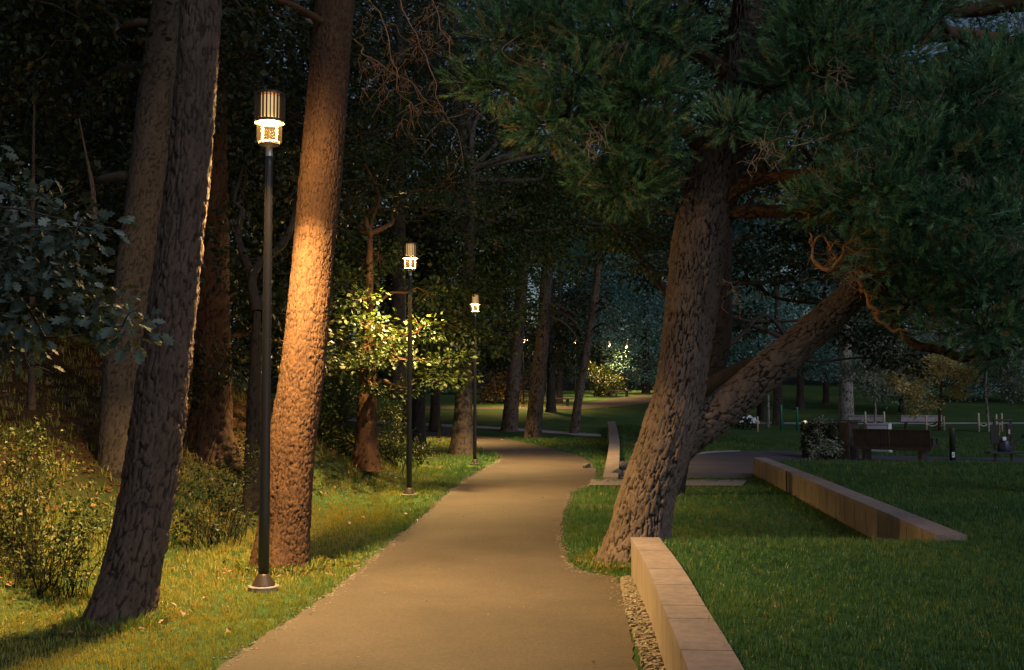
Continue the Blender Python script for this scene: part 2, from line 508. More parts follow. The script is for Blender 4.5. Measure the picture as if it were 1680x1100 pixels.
def sheet(name, poly, mat, lift, jit=0.0, seed=0, sub=.5):
    """flat outline draped over the ground, its rim a little ragged"""
    rng = np.random.default_rng(seed)
    pts = []
    for i in range(len(poly)):
        a, b = poly[i], poly[(i + 1) % len(poly)]
        n = max(1, int(np.linalg.norm(b - a) / .12)) if jit else max(1, int(np.linalg.norm(b - a) / .6))
        n = min(n, 60)
        for k in range(n):
            q = a + (b - a) * k / n
            if jit: q = q + rng.normal(0, jit, 2)
            pts.append(q)
    bm = bmesh.new()
    vs = [bm.verts.new((q[0], q[1], 0)) for q in pts]
    f = bm.faces.new(vs)
    if f.calc_area() and f.normal.z < 0: f.normal_flip()
    bmesh.ops.triangulate(bm, faces=[f])
    x0, y0 = poly.min(0); x1, y1 = poly.max(0)
    for k in range(2):
        es = [e for e in bm.edges if e.calc_length() > 2.5]
        if es: bmesh.ops.subdivide_edges(bm, edges=es, cuts=1)
    bmesh.ops.triangulate(bm, faces=list(bm.faces))
    bmesh.ops.recalc_face_normals(bm, faces=list(bm.faces))
    V = np.array([v.co[:] for v in bm.verts])
    V[:, 2] = zf(V[:, 0], V[:, 1]) + lift
    bm.verts.index_update()
    F = np.array([[v.index for v in q.verts] for q in bm.faces])
    n0 = np.cross(V[F[:, 1]] - V[F[:, 0]], V[F[:, 2]] - V[F[:, 0]])
    F[n0[:, 2] < 0] = F[n0[:, 2] < 0][:, ::-1]
    bm.free()
    o = build(name, MB().add(V, F), mat)
    return tag(o, kind='structure')

# ------------------------------------------------------------------ terrain
def axis(segs):
    out = []
    for a, b, s in segs:
        out.append(np.arange(a, b, s))
    return np.concatenate(out + [[segs[-1][1]]])

gx = axis([(-300, -60, 20), (-60, -14, 2), (-14, -6, .5), (-6, 8, .2), (8, 20, .6), (20, 60, 2), (60, 300, 20)])
gy = axis([(-20, 2, 2), (2, 30, .25), (30, 60, .5), (60, 120, 1.5), (120, 420, 20)])
X, Y = np.meshgrid(gx, gy)
Z = zf(X, Y)
nx, ny = len(gx), len(gy)
i, j = np.meshgrid(np.arange(ny - 1), np.arange(nx - 1), indexing='ij')
F = np.stack([i * nx + j, i * nx + j + 1, (i + 1) * nx + j + 1, (i + 1) * nx + j], -1).reshape(-1, 4)
g = build('ground', MB().add(np.stack([X, Y, Z], -1).reshape(-1, 3), F), M['ground'], smooth=True)
dl = np.interp(Y, FOOT_Y, FOOT_X) - X
bk = np.clip(sstep(dl, .5, 2.0) * (1 - sstep(Y, 28, 38)) * .9 + .85 * sstep(Y, 100, 130), 0, 1)
at = g.data.attributes.new('bank', 'FLOAT', 'POINT'); at.data.foreach_set('value', bk.astype(np.float32).ravel())
tag(g, kind='structure')

# raised lawn on the right, held by the two low walls
LZ = .35
W1 = np.array([(.62, 2.0), (.74, 4.0), (.81, 5.04), (.857, 5.75), (.924, 6.87), (.98, 7.7), (1.03, 8.68), (1.08, 10.05)])  # path face
def top_pt(px, py, z):
    u, v = (px - 840) / FPX, -(py - 550) / FPX
    yy, zz = CP - SP * v, SP + CP * v
    t = (z - CAM_H) / zz
    return np.array((u * t, yy * t))
WT = LZ + .02
W2 = np.array([top_pt(1538, 878, WT), top_pt(1454.5, 842, WT), top_pt(1389, 814.5, WT), top_pt(1295, 774.5, WT), top_pt(1236, 751, WT)])

def w1r(y): return np.interp(y, W1[:, 1], W1[:, 0]) + .12
def w2r(y): return np.interp(y, W2[:, 1], W2[:, 0]) + .12
Y0 = float(W2[0, 1]) - .1

def grid_patch(mb, xl, xr, ys, zfun, nxx):
    rows = []
    for y in ys:
        t = np.linspace(0, 1, nxx) ** 1.5
        x = xl(y) + (xr(y) - xl(y)) * t
        rows.append(np.stack([x, np.full(nxx, y), zfun(x, np.full(nxx, y))], 1))
    V = np.concatenate(rows); ny_ = len(ys)
    i, j = np.meshgrid(np.arange(ny_ - 1), np.arange(nxx - 1), indexing='ij')
    mb.add(V, np.stack([i * nxx + j, i * nxx + j + 1, (i + 1) * nxx + j + 1, (i + 1) * nxx + j], -1).reshape(-1, 4))

def lawn_z(x, y):
    x = np.asarray(x, float); y = np.asarray(y, float)
    n = LZ - .03 + .012 * np.sin(x * 1.9 + y) + .012 * np.sin(y * 2.3 - x * .7)
    ramp_n = np.where(x < w2r(np.maximum(y, Y0)), 1 - sstep(y, Y0 - .05, Y0 + .75), 1.0)
    return n * ramp_n * (1 - sstep(y, 22.5, 23.45)) - .02 * (1 - ramp_n) - .03 * sstep(y, 23.3, 23.45)

mb = MB()
grid_patch(mb, w1r, lambda y: w2r(max(y, Y0)) + .0, np.linspace(1.5, Y0, 30), lawn_z, 20)
grid_patch(mb, lambda y: 1.15, lambda y: w2r(max(y, Y0)), np.linspace(Y0, Y0 + .8, 8), lawn_z, 20)
grid_patch(mb, lambda y: w2r(max(y, Y0)), lambda y: 40., np.concatenate([np.linspace(1.5, Y0, 30), np.linspace(Y0 + .2, 22.4, 40), np.linspace(22.5, 23.45, 12)]), lawn_z, 50)
tag(build('lawn', mb, M['lawn'], smooth=True), kind='structure')

def surf(x, y):
    """height of whatever grass stands on"""
    x = np.asarray(x, float); y = np.asarray(y, float)
    on = ((y < Y0) & (x > w1r(np.minimum(y, Y0)))) | ((y >= Y0) & (y < 23.4) & (x > w2r(np.clip(y, Y0, 99)))) | ((y >= Y0) & (y < Y0 + .7) & (x > 1.2))
    return np.where(on, np.maximum(lawn_z(x, y), zf(x, y)), zf(x, y))

# paths
sheet('path', main_poly, M['path'], .008, .012, 1)
sheet('side_path', side_poly, M['sidepath'], .012, .008, 2)
sheet('crossing_path', pathpoly([(560, 684), (620, 689), (700, 695), (790, 700), (860, 704), (930, 709), (986, 713), (986, 717), (930, 713), (860, 708.5), (790, 704), (700, 699.5), (620, 695), (560, 690)]), M['gravel'], .012, 0, 3)
sheet('far_path', pathpoly([(560, 668), (700, 668), (800, 669), (898, 668), (940, 665.6), (970, 661), (1003, 655), (1042, 650), (1070, 648), (1090, 647),
                            (1090, 660), (1066, 662), (1018, 668), (953, 672.5), (887, 673), (800, 673), (700, 673), (560, 674)]), M['path'], .02, 0, 4)
sheet('far_garden_path', pathpoly([(1215, 691), (1330, 694), (1700, 694), (1700, 696), (1330, 697), (1215, 695)]), M['gravel'], .02, 0, 5)
# concrete edging strip across the mouth of the side path and pale verge along its far side
sheet('paving_strip', pathpoly([(966, 798), (1218, 799), (1226, 789), (970, 788)]), M['slab'], .016, .003, 6)
sheet('gravel_edge', pathpoly([(1080, 758), (1125, 749.5), (1170, 744.5), (1215, 742), (1215, 740.5), (1170, 741.5), (1125, 745.5), (1085, 752)]), M['gravel'], .020, .02, 7)

# crushed stone between path and wall
rng = np.random.default_rng(5)
mb = MB()
n = 2600
yy = rng.uniform(4.5, 10.0, n)
lx = np.interp(yy, [4.5, 6.5, 8.2, 9.6, 10], [.70, .79, .86, .95, 1.0]); rx = np.interp(yy, W1[:, 1], W1[:, 0])
xx = lx + (rx - lx) * rng.uniform(.03, .98, n)
bs = np.array([(-.5, -.5, 0), (.5, -.45, 0), (.55, .5, 0), (-.5, .5, 0), (-.4, -.38, .4), (.42, -.4, .46), (.4, .42, .38), (-.38, .36, .42)])
bf = np.array([(4, 5, 6, 7), (0, 1, 5, 4), (1, 2, 6, 5), (2, 3, 7, 6), (3, 0, 4, 7)])
ang = rng.normal(1.55, .35, n)
ax = np.stack([np.cos(ang) * .9, np.sin(ang) * .5, rng.normal(0, .15, n)], 1)
scatter(mb, bs * np.array([1.0, .55, 1]), bf, np.stack([xx, yy, np.full(n, -.004)], 1), ax, np.tile([0, 0, 1.], (n, 1)) + rng.normal(0, .2, (n, 3)), rng.uniform(.022, .060, n), rng.random(n))
tag(build('crushed_stone', mb, M['stone']), 'strip of rough crushed stone between the path and the low wall', 'stones', kind='stuff')

mb = MB(); rg = np.random.default_rng(8)
for poly in (pathpoly(MAIN_L[:14]), pathpoly(MAIN_R[10:-1])):
    for a, b in zip(poly[:-1], poly[1:]):
        n = int(np.linalg.norm(b - a) * 80); tt = rg.random(n)[:, None]
        nrm = np.array([-(b - a)[1], (b - a)[0]]) / np.linalg.norm(b - a)
        q = a + (b - a) * tt + nrm * rg.normal(0, .045, n)[:, None]
        q = q[q[:, 1] < 30]; n = len(q)
        aa = rg.uniform(0, 6.28, n)
        scatter(mb, bs, bf, np.c_[q, zf(q[:, 0], q[:, 1]) + .004], np.stack([np.cos(aa), np.sin(aa), 0 * aa], 1), np.tile([0, 0, 1.], (n, 1)) + rg.normal(0, .3, (n, 3)), rg.uniform(.006, .022, n), rg.random(n))
tag(build('path_grit', mb, M['stone']), 'loose grit and small pebbles along the path edges', 'grit', kind='stuff')

# ------------------------------------------------------------------ low walls
def ribbon_wall(pts, th, z0, z1s, side=1):
    """wall following pts; thickness to the right of travel"""
    pts = np.asarray(pts, float)
    t = np.gradient(pts, axis=0); t /= np.linalg.norm(t, axis=1)[:, None]
    nr = np.stack([t[:, 1], -t[:, 0]], 1) * side
    a, b = pts, pts + nr * th
    n = len(pts)
    z1s = np.broadcast_to(np.asarray(z1s, float), (n,)); z0 = np.broadcast_to(np.asarray(z0, float), (n,))
    V = np.concatenate([np.c_[a, z0], np.c_[a, z1s], np.c_[b, z1s], np.c_[b, z0]])
    F = []
    for i in range(n - 1):
        for k in range(4):
            k2 = (k + 1) % 4
            F.append((k * n + i, k2 * n + i, k2 * n + i + 1, k * n + i + 1))
    F += [(0, 3 * n, 2 * n, n), (n - 1, 2 * n - 1, 3 * n - 1, 4 * n - 1)]
    return V, np.array(F)

def dense(poly, step):
    p = np.c_[poly, np.zeros(len(poly))]
    c, _ = catmull(p, np.ones(len(p)), step)
    return c[:, :2]

def low_wall(name, pts, th, h, label, blocks, gaps=()):
    pts = dense(pts, .12)
    t = thing(name, (pts[0][0], pts[0][1], 0), label, 'wall')
    L = np.concatenate([[0], np.cumsum(np.linalg.norm(np.diff(pts, axis=0), axis=1))])
    V, F = ribbon_wall(pts, th, -.1, h - .05)
    build('wall_body', MB().add(V, F), M['concrete'], t)
    edges = [0] + blocks + [L[-1]]
    t2 = np.gradient(pts, axis=0); t2 /= np.linalg.norm(t2, axis=1)[:, None]
    nr = np.stack([t2[:, 1], -t2[:, 0]], 1)
    for a, b in zip(edges[:-1], edges[1:]):
        if b <= a: continue
        s = np.linspace(a + .006, b - .006, max(2, int((b - a) / .12)))
        q = np.stack([np.interp(s, L, pts[:, 0] - nr[:, 0] * .004), np.interp(s, L, pts[:, 1] - nr[:, 1] * .004)], 1)
        V, F = ribbon_wall(q, th + .008, h - .0505, h)
        build('coping_slab', MB().add(V, F), M['cap'], t)
    return t, pts, L

w1, _, _ = low_wall('low_wall', W1, .25, .36, 'low concrete wall with slab top along the right edge of the path', [.55, 1.3, 2.2, 3.1, 3.55, 4.35, 4.75, 5.5, 6.2, 7.2])
w2, p2, L2 = low_wall('low_wall', W2, .26, WT, 'long low wall with plank-marked face on the right, holding the raised lawn', [4.2, 8.0, 12.0])
# dark gap in wall two and board marks
k = np.argmin(np.abs(p2[:, 1] - top_pt(1292, 773, WT)[1]))
q = p2[k:k + 2]
V, F = ribbon_wall(q - np.array([.012, 0]), .03, -.05, WT - .002)
build('expansion_joint', MB().add(V, F), M['joint'], w2)
mb = MB()
for s in np.arange(.5, L2[-1], .62):
    x, y = np.interp(s, L2, p2[:, 0]), np.interp(s, L2, p2[:, 1])
    mb.box((x + .0005, y, .14), (.006, .010, .34))
build('board_mark', mb, M['darkstone'], w2)

ys3 = np.linspace(22.3, 46, 30)
pts3 = np.stack([wall3_x(ys3) + .1 * np.sin((ys3 - 22.3) / 23.7 * np.pi) - .02, ys3], 1)
V, F = ribbon_wall(pts3, .30, -.1, np.interp(ys3, [22.3, 46], [.03, .70]))
t = thing('low_wall', (pts3[0][0], pts3[0][1], 0), 'narrow low wall seen end on, its pale top rising away beside the bending path', 'wall')
build('wall_body', MB().add(V, F), M['concrete'], t)
mb = MB()
V, F = ribbon_wall(pts3 - np.array([.004, 0]), .308, np.interp(ys3, [22.3, 46], [.0305, .7005]), np.interp(ys3, [22.3, 46], [.05, .72]))
build('coping', mb.add(V, F), M['cap'], t)

def rock(c, r, seed):
    bm = bmesh.new(); bmesh.ops.create_icosphere(bm, subdivisions=2, radius=1)
    rg = np.random.default_rng(seed)
    V = np.array([v.co[:] for v in bm.verts]); bm.verts.index_update()
    F = np.array([[v.index for v in f.verts] for f in bm.faces]); bm.free()
    ax = rg.normal(0, 1, (9, 3)); ax /= np.linalg.norm(ax, axis=1)[:, None]
    for a in ax:
        d = V @ a; V -= np.maximum(d - rg.uniform(.5, .8), 0)[:, None] * a
    return MB().add(V * r + np.asarray(c), F)

for px, py, r, lb in [(1012, 782, (.16, .14, .12), 'dark rough stone beside the foot of the narrow wall, larger one'), (1025, 772, (.2, .15, .15), 'dark rough stone farther back, half behind the leaning pine'),
                      (963, 768, (.12, .14, .08), 'small rough stone on the path edge left of the narrow wall')]:
    c = Gp(px, py)
    tag(build('rough_stone', rock((c[0], c[1], c[2] + r[2] * .5), r, px), M['darkstone'], origin=c), lb, 'stone', 'rough stones by the narrow wall')

# ------------------------------------------------------------------ street lamp
def make_lamp():
    t = thing('street_lamp', (0, 0, 0), '', 'lamp', 'street lamps along the park paths')
    build('foundation', MB().lathe([(.13, -.03), (.13, .035), (.122, .042), (.10, .042)], 32), M['slab'], t)
    build('base_flange', MB().lathe([(.10, .042), (.096, .052), (.055, .13), (.048, .14)], 32), M['bronze'], t, True)
    p = build('pole', MB().lathe([(.047, .138), (.046, .6), (.038, 2.2), (.032, 3.62), (.032, 3.70)], 24), M['metal'], t, True)
    build('collar', MB().lathe([(.033, 3.70), (.030, 3.705), (.030, 3.78), (.04, 3.79), (.086, 3.80)], 24), M['steel'], t, True)
    build('lamp_base', MB().lathe([(.088, 3.80), (.092, 3.803), (.092, 3.822), (.088, 3.826), (.05, 3.826)], 32), M['metal'], t)
    build('glass', MB().lathe([(.106, 3.828), (.106, 3.99)], 32, caps=False), M['glass'], t, True)
    for k in range(4):
        a = k * math.pi / 2 + .9
        build('strut', MB().box((.085 * math.cos(a), .085 * math.sin(a), 3.914), (.007, .007, .172)), M['black'], t)
    build('diffuser', MB().lathe([(.098, 3.996), (.098, 4.002), (.02, 4.004)], 32), M['glow'], t)
    hood = build('hood', MB().lathe([(.128, 3.992), (.132, 3.996), (.132, 4.016), (.112, 4.020)], 40, caps=False), M['bronze'], t)
    build('core', MB().lathe([(.098, 4.006), (.096, 4.06), (.094, 4.22)], 24, caps=False), M['glowsoft'], hood, True)
    fins = MB()
    for k in range(24):
        a = k * 2 * math.pi / 24
        fins.box((.121 * math.cos(a), .121 * math.sin(a), 4.126), (.018, .011, .215), rz=a)
    build('fin', fins, M['bronze'], hood)
    hood['label'] = 'finned bronze hood glowing from inside'
    build('cap', MB().lathe([(.0, 4.236), (.134, 4.232), (.134, 4.246), (.12, 4.255), (.0, 4.262)], 40), M['bronze'], hood)
    ld = bpy.data.lights.new('lamp_light', 'AREA'); ld.shape = 'DISK'; ld.size = .25; ld.spread = R(124)
    ld.energy = LAMP_W; ld.color = LAMP_COL
    lo = bpy.data.objects.new('lamp_light', ld); lo.location = (0, 0, 3.992); lo.parent = t
    COL.objects.link(lo)
    ld = bpy.data.lights.new('lantern_light', 'POINT')
    ld.energy = LAMP_W * .29; ld.color = LAMP_COL; ld.shadow_soft_size = .06
    lo = bpy.data.objects.new('lantern_light', ld); lo.location = (0, 0, 3.955); lo.parent = t
    COL.objects.link(lo)
    return t

lamp = make_lamp()
LAMPS = [((432, 970), 0, 'nearest and tallest street lamp, lit, on a dark pole before an orange pine trunk'),
         ((671, 815), 0, 'second street lamp along the path, its head half hidden in leaves'),
         ((779, 763), 0, 'third street lamp along the path, standing in front of a thick grey trunk'),
         ((720.5, 725.5), 0, 'dark lamp pole between two trunks where the path bends left, head hidden by leaves'),
         ((859, 668), 65, 'far street lamp seen between two leaning pine trunks'),
         ((944, 652), 78, 'far street lamp close to the left of the thinnest leaning pine'),
         ((1000, 650), 85, 'far street lamp standing where the lit far path bends'),
         ((1029, 642), 98, 'most distant street lamp, beyond the bend of the far path')]
for k, ((px, py), d, lb) in enumerate(LAMPS):
    o = lamp if k == 0 else copy_tree(lamp)
    if d: p = P(px, py, d); p[2] = zf(p[0], p[1])
    else: p = Gp(px, py)
    o.location = [float(q) for q in p]; o['label'] = lb
    o.rotation_euler.z = k * .7

# ------------------------------------------------------------------ leaves, shoots, crowns
LEAF4 = (np.array([(0, 0, 0), (.34, .45, .06), (0, 1, -.05), (-.34, .45, .06)], float), np.array([(0, 1, 2, 3)]))
LEAF6 = (np.array([(0, 0, 0), (.22, .2, .05), (.33, .55, .07), (0, 1, -.1), (-.33, .55, .07), (-.22, .2, .05), (0, .5, 0)], float),
         np.array([(0, 1, 6), (1, 2, 6), (2, 3, 6), (3, 4, 6), (4, 5, 6), (5, 0, 6)]))
def oak_leaf():
    half = [(.03, .0), (.10, .14), (.24, .20), (.20, .30), (.13, .34), (.30, .46), (.33, .56), (.17, .58), (.28, .72), (.24, .80), (.12, .80), (.10, .92), (0, 1.0)]
    V = [(x, y, .25 * x * x + .06 * math.sin(y * 5)) for x, y in half] + [(-x, y, .25 * x * x + .06 * math.sin(y * 5)) for x, y in half[-2::-1]]
    n = len(V)
    V += [(0, y, -.03 + .06 * math.sin(y * 5)) for x, y in half]
    F = []
    for k in range(len(half) - 1):
        m = n + k
        F.append((k, k + 1, m + 1, m)); F.append((n - 1 - k, m, m + 1, n - 2 - k))
    return np.array(V), np.array(F)
OAK = oak_leaf()

def shoot(seed, nn=36, ln=.40):
    rg = np.random.default_rng(seed)
    V, F = [], []
    for k in range(nn):
        s = rg.uniform(.05, 1)
        s = .1 + .9 * s ** .7; a = rg.uniform(0, 2 * np.pi); el = rg.uniform(.5, 1.0) * (1.15 - .65 * s)
        d = np.array((math.cos(a) * math.sin(el), math.cos(el), math.sin(a) * math.sin(el)))
        base = np.array((0, s, 0)); tip = base + d * ln * rg.uniform(.75, 1.1)
        w = np.cross(d, rg.normal(0, 1, 3)); w = w / np.linalg.norm(w) * .020
        i = len(V); V += [base - w, base + w, tip]; F.append((i, i + 1, i + 2))
    i = len(V)
    V += [(-.018, -.15, 0), (.018, -.15, 0), (.008, 1, 0), (-.008, 1, 0)]
    F += [(i, i + 1, i + 2), (i, i + 2, i + 3)]
    return np.array(V, float), np.array(F)
SHOOTS = [shoot(k) for k in range(4)]
SHOOTS_S = [shoot(k + 9, 16) for k in range(3)]

def unit(v): return v / (np.linalg.norm(v, axis=-1, keepdims=True) + 1e-9)

def rand_dirs(rg, n): return unit(rg.normal(0, 1, (n, 3)))

def clumps(lobes, per, rg, shell=.35):
    c, ax, rr = [], [], []
    for (p, r, fz) in lobes:
        n = max(3, int(per * (r ** 1.6)))
        d = rand_dirs(rg, n)
        rad = r * (shell + (1 - shell) * rg.random(n) ** .6) * rg.uniform(.8, 1.15, n)
        q = p + d * rad[:, None] * np.array([1, 1, fz])
        c.append(q); ax.append(unit(d + np.array([0, 0, .1]))); rr.append(np.full(n, r))
    return np.concatenate(c), np.concatenate(ax), np.concatenate(rr)

def broad_foliage(mb, lobes, rg, per=26, leaves=45, size=.1, tmpl=LEAF4, spread=.30, flat=.5, bias=0.):
    c, ax, rr = clumps(lobes, per, rg)
    n = len(c)
    tone = np.clip(rg.normal(.45 + bias, .2, n), 0, 1)
    idx = np.repeat(np.arange(n), leaves)
    g = rg.normal(0, 1, (n * leaves, 3)) * np.array([1, 1, flat]) * spread * (.6 + .5 * rr[idx, None])
    pos = c[idx] + g * .62
    a = unit(unit(g) + .6 * ax[idx] + rg.normal(0, .35, (n * leaves, 3)) + np.array([0, 0, -.35]))
    nr = unit(np.array([0, 0, 1.]) + rg.normal(0, .55, (n * leaves, 3)))
    scatter(mb, tmpl[0], tmpl[1], pos, a, nr, size * rg.uniform(.6, 1.25, n * leaves), np.clip(tone[idx] + rg.normal(0, .18, n * leaves), 0, 1))
    return c

def needle_foliage(mb, lobes, rg, per=60, shoots=10, size=.17, small=False, bias=0.):
    c, ax, rr = clumps(lobes, per, rg, .15)
    n = len(c)
    tone = np.clip(rg.normal(.45 + bias, .25, n), 0, .9)
    idx = np.repeat(np.arange(n), shoots)
    m = len(idx)
    g = rg.normal(0, 1, (m, 3)) * np.array([1, 1, .5])
    pos = c[idx] + g * .12 * (.5 + .7 * rr[idx, None])
    a = unit(ax[idx] * .9 + unit(g) * .5 + np.array([0, 0, .45]) + rg.normal(0, .3, (m, 3)))
    nr = rand_dirs(rg, m)
    tm = SHOOTS_S if small else SHOOTS
    which = rg.integers(0, len(tm), m)
    rn = np.clip(tone[idx] + rg.normal(0, .22, m), 0, .97)
    rn = np.where(rg.random(m) < .03, .98, rn)
    sc = size * rg.uniform(.75, 1.3, m)
    for k in range(len(tm)):
        s = which == k
        scatter(mb, tm[k][0], tm[k][1], pos[s], a[s], nr[s], sc[s], rn[s])
    return c

def wiggle(a, b, rg, n=4, amp=.12, sag=0.):
    t = np.linspace(0, 1, n + 1)[:, None]
    q = a * (1 - t) + b * t
    L = np.linalg.norm(b - a)
    q[1:-1] += rg.normal(0, amp * L * .35, (n - 1, 3))
    q[:, 2] += (sag * L * np.sin(np.pi * t))[:, 0]
    return q

def limbs(mb, tp, lobes, cl, rg, r0=.07, ntwig=40, tw=.008, sag=.06):
    """wood: limb from the trunk to each lobe, twigs from lobes to leaf clumps"""
    tp = np.asarray(tp, float)
    tc, _ = catmull(tp, np.ones(len(tp)), .3)
    for (p, r, fz) in lobes:
        cost = np.linalg.norm((tc - p) * np.array([1, 1, 1.4]), axis=1) + 1.2 * np.maximum(tc[:, 2] - p[2], 0)
        k = int(np.argmin(cost))
        q = wiggle(tc[k], p, rg, 5, .14, sag)
        R0 = r0 * min(1.4, .5 + np.linalg.norm(p - tc[k]) * .25)
        V, F, _, _ = tube(q, np.linspace(R0, R0 * .22, len(q)), 7, .2)
        mb.add(V, F, None, np.full(len(V), .75))
    if len(cl) and ntwig:
        pc = np.array([l[0] for l in lobes])
        for k in rg.choice(len(cl), min(ntwig, len(cl)), replace=False):
            b = cl[k]; a = pc[np.argmin(np.linalg.norm(pc - b, axis=1))]
            q = wiggle(a, b + unit(b - a) * .15, rg, 4, .16, -.05)
            V, F, _, _ = tube(q, np.linspace(tw * 1.8, tw * .5, len(q)), 5, .3)
            mb.add(V, F, None, np.full(len(V), .7))

def rows(rw, d, up=None):
    """trunk axis and radii from its outline in the photo; d = depth at foot and at top"""
    d0, d1 = d if isinstance(d, tuple) else (d, d)
    n = len(rw)
    pts, rad = [], []
    for k, (l, r, y) in enumerate(rw):
        dd = d0 + (d1 - d0) * k / max(1, n - 1)
        pts.append(P((l + r) / 2, y, dd)); rad.append((r - l) / 2 * dd / FPX)
    if up:
        v = pts[-1] - pts[-2]; v /= np.linalg.norm(v)
        pts.append(pts[-1] + v * up); rad.append(rad[-1] * .62)
    p0 = pts[0].copy(); v = pts[0] - pts[1]; v /= np.linalg.norm(v)
    pts = [p0 + v * .22] + pts; rad = [rad[0] * 1.02] + rad
    return np.array(pts), np.array(rad)

def lb(px, py, d, r, fz=.7): return (P(px, py, d), r, fz)

def tree(name, label, rw, d, bark, up=3, step=.03, cu=.065, cv=.15, amp=.014, seed=1, flare=.1, lobes=(), foliage=None, leafmat=None, r0=.06,
         ntwig=40, group=None, cat='tree', tw=.008, crown_name='crown', sag=.06, wob=.04, extra=None):
    pts, rad = rows(rw, d, up)
    base = pts[1].copy()
    t = thing(name, base, label, cat, group)
    V, F, cr = bark_tube(pts, rad, step, cu, cv, amp, seed, flare, wob=wob)
    mb = MB().add(V, F, None, np.minimum(cr, .999))
    rg = np.random.default_rng(seed * 7 + 3)
    if lobes:
        fm = MB()
        cl = foliage(fm, lobes, rg)
        limbs(mb, pts[1:], lobes, cl, rg, r0, ntwig, tw, sag)
        build(crown_name, fm, M[leafmat], t)
    if extra: extra(mb, pts, rg)
    build('trunk', mb, M[bark], t, True)
    return t, pts

BF = lambda **k: (lambda mb, l, rg: broad_foliage(mb, l, rg, **k))
NF = lambda **k: (lambda mb, l, rg: needle_foliage(mb, l, rg, **k))
TRUNKS = 'tall trunks along the left of the path'

# --- near left pines
tree('pine_tree', 'dark pine trunk leaning right, nearest tree on the left, standing left of the first lamp',
     [(146, 245, 1020), (172, 257, 940), (203, 284, 800), (232, 310, 600), (262, 331, 400), (284, 350, 200), (297, 362, 0)], (8.0, 8.6), 'bark_pine', 3.2, .012, .042, .17, .020, 3, .20,
     lobes=[lb(300, -330, 8.6, 1.0), lb(150, -380, 9.4, 1.0), lb(460, -420, 8.2, 1.1), lb(300, -500, 8.6, 1.2)], foliage=NF(per=30, shoots=8, small=True, size=.2), leafmat='needle', ntwig=10)
tree('pine_tree', 'orange lit pine trunk right behind the nearest lamp',
     [(418, 504, 928), (428, 508, 860), (440, 516, 740), (461, 533, 600), (477, 545, 440), (489, 560, 300), (505, 570, 150), (520, 581, 0)], (10.5, 10.9), 'bark_red', 3.4, .010, .030, .085, .011, 5, .16,
     lobes=[lb(560, -300, 10.9, 1.1), lb(400, -320, 11.4, 1.0), lb(700, -340, 10.6, 1.1), lb(560, -420, 11, 1.3)], foliage=NF(per=30, shoots=8, small=True, size=.2), leafmat='needle', ntwig=10,
     extra=lambda mb, p, rg: mb.tube([P(533, 40, 10.8), P(505, 22, 10.5), P(478, 8, 10.3), P(440, -6, 10.1)], [.045, .035, .03, .025], 8, .05))
# --- left wood behind
tree('oak_tree', 'pale grey brown trunk standing on the bank just behind the nearest leaning pine',
     [(160, 236, 800), (166, 236, 700), (173, 240, 600), (190, 250, 470), (212, 272, 300), (232, 300, 130), (250, 320, 0)], (13, 13.4), 'bark_grey', 3, .025, .05, .09, .012, 8, .06,
     lobes=[lb(110, 330, 14.5, 1.2), lb(60, 170, 15, 1.5), lb(200, 90, 14.2, 1.3), lb(330, 130, 15, 1.2), lb(130, 30, 13.5, 1.4), lb(420, 40, 15.5, 1.4), lb(230, -80, 14, 1.6), lb(20, 20, 14, 1.6), lb(250, 420, 14.6, .7)],
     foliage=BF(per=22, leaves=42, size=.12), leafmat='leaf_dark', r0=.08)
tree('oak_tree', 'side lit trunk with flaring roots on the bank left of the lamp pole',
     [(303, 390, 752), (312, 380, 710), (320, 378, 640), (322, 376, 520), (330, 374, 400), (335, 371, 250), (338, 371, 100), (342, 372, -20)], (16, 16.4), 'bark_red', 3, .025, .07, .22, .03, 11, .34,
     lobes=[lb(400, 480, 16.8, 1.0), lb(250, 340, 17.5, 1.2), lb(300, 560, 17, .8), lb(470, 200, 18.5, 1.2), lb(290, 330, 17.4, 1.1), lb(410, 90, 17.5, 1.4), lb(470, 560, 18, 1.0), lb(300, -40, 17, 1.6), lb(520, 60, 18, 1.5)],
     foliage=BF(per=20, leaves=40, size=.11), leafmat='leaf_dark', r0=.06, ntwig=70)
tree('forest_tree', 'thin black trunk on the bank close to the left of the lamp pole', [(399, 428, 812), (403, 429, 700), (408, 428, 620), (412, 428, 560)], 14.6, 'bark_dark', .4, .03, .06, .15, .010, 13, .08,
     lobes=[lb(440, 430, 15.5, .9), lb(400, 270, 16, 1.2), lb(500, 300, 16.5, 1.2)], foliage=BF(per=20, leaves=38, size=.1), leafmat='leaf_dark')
tree('forest_tree', 'red brown trunk on the dark mound left of the second lamp', [(582, 622, 752), (586, 618, 700), (588, 617, 640), (592, 615, 570), (598, 612, 490)], 20, 'bark_red', 1.2, .03, .06, .13, .016, 17, .14,
     lobes=[lb(600, 570, 19.5, .8, .45), lb(540, 480, 20, 1.0, .5), lb(700, 480, 20.5, .6, .5), lb(620, 420, 20.5, .9, .5), lb(560, 350, 21, 1.3, .6), lb(730, 300, 21, 1.3, .6), lb(590, 220, 19, 1.5, .6), lb(520, 620, 20.5, .8, .5),
            lb(690, 545, 19.2, .5, .4), lb(655, 590, 19.0, .5, .4), lb(740, 590, 20, .5, .4), lb(590, 530, 18.6, .45, .35), lb(720, 625, 19.6, .4, .35), lb(585, 600, 18.9, .55, .45), lb(618, 545, 19, .45, .45), lb(600, 490, 19, .6, .5), lb(610, 630, 19, .35, .4), lb(640, 270, 20.5, 1.3, .6), lb(650, 640, 20, .5, .4), lb(760, 545, 20.5, .5, .4)],
     foliage=BF(per=19, leaves=40, size=.09, spread=.30, flat=.35, bias=-.30), leafmat='leaf', r0=.05, ntwig=110, tw=.006)
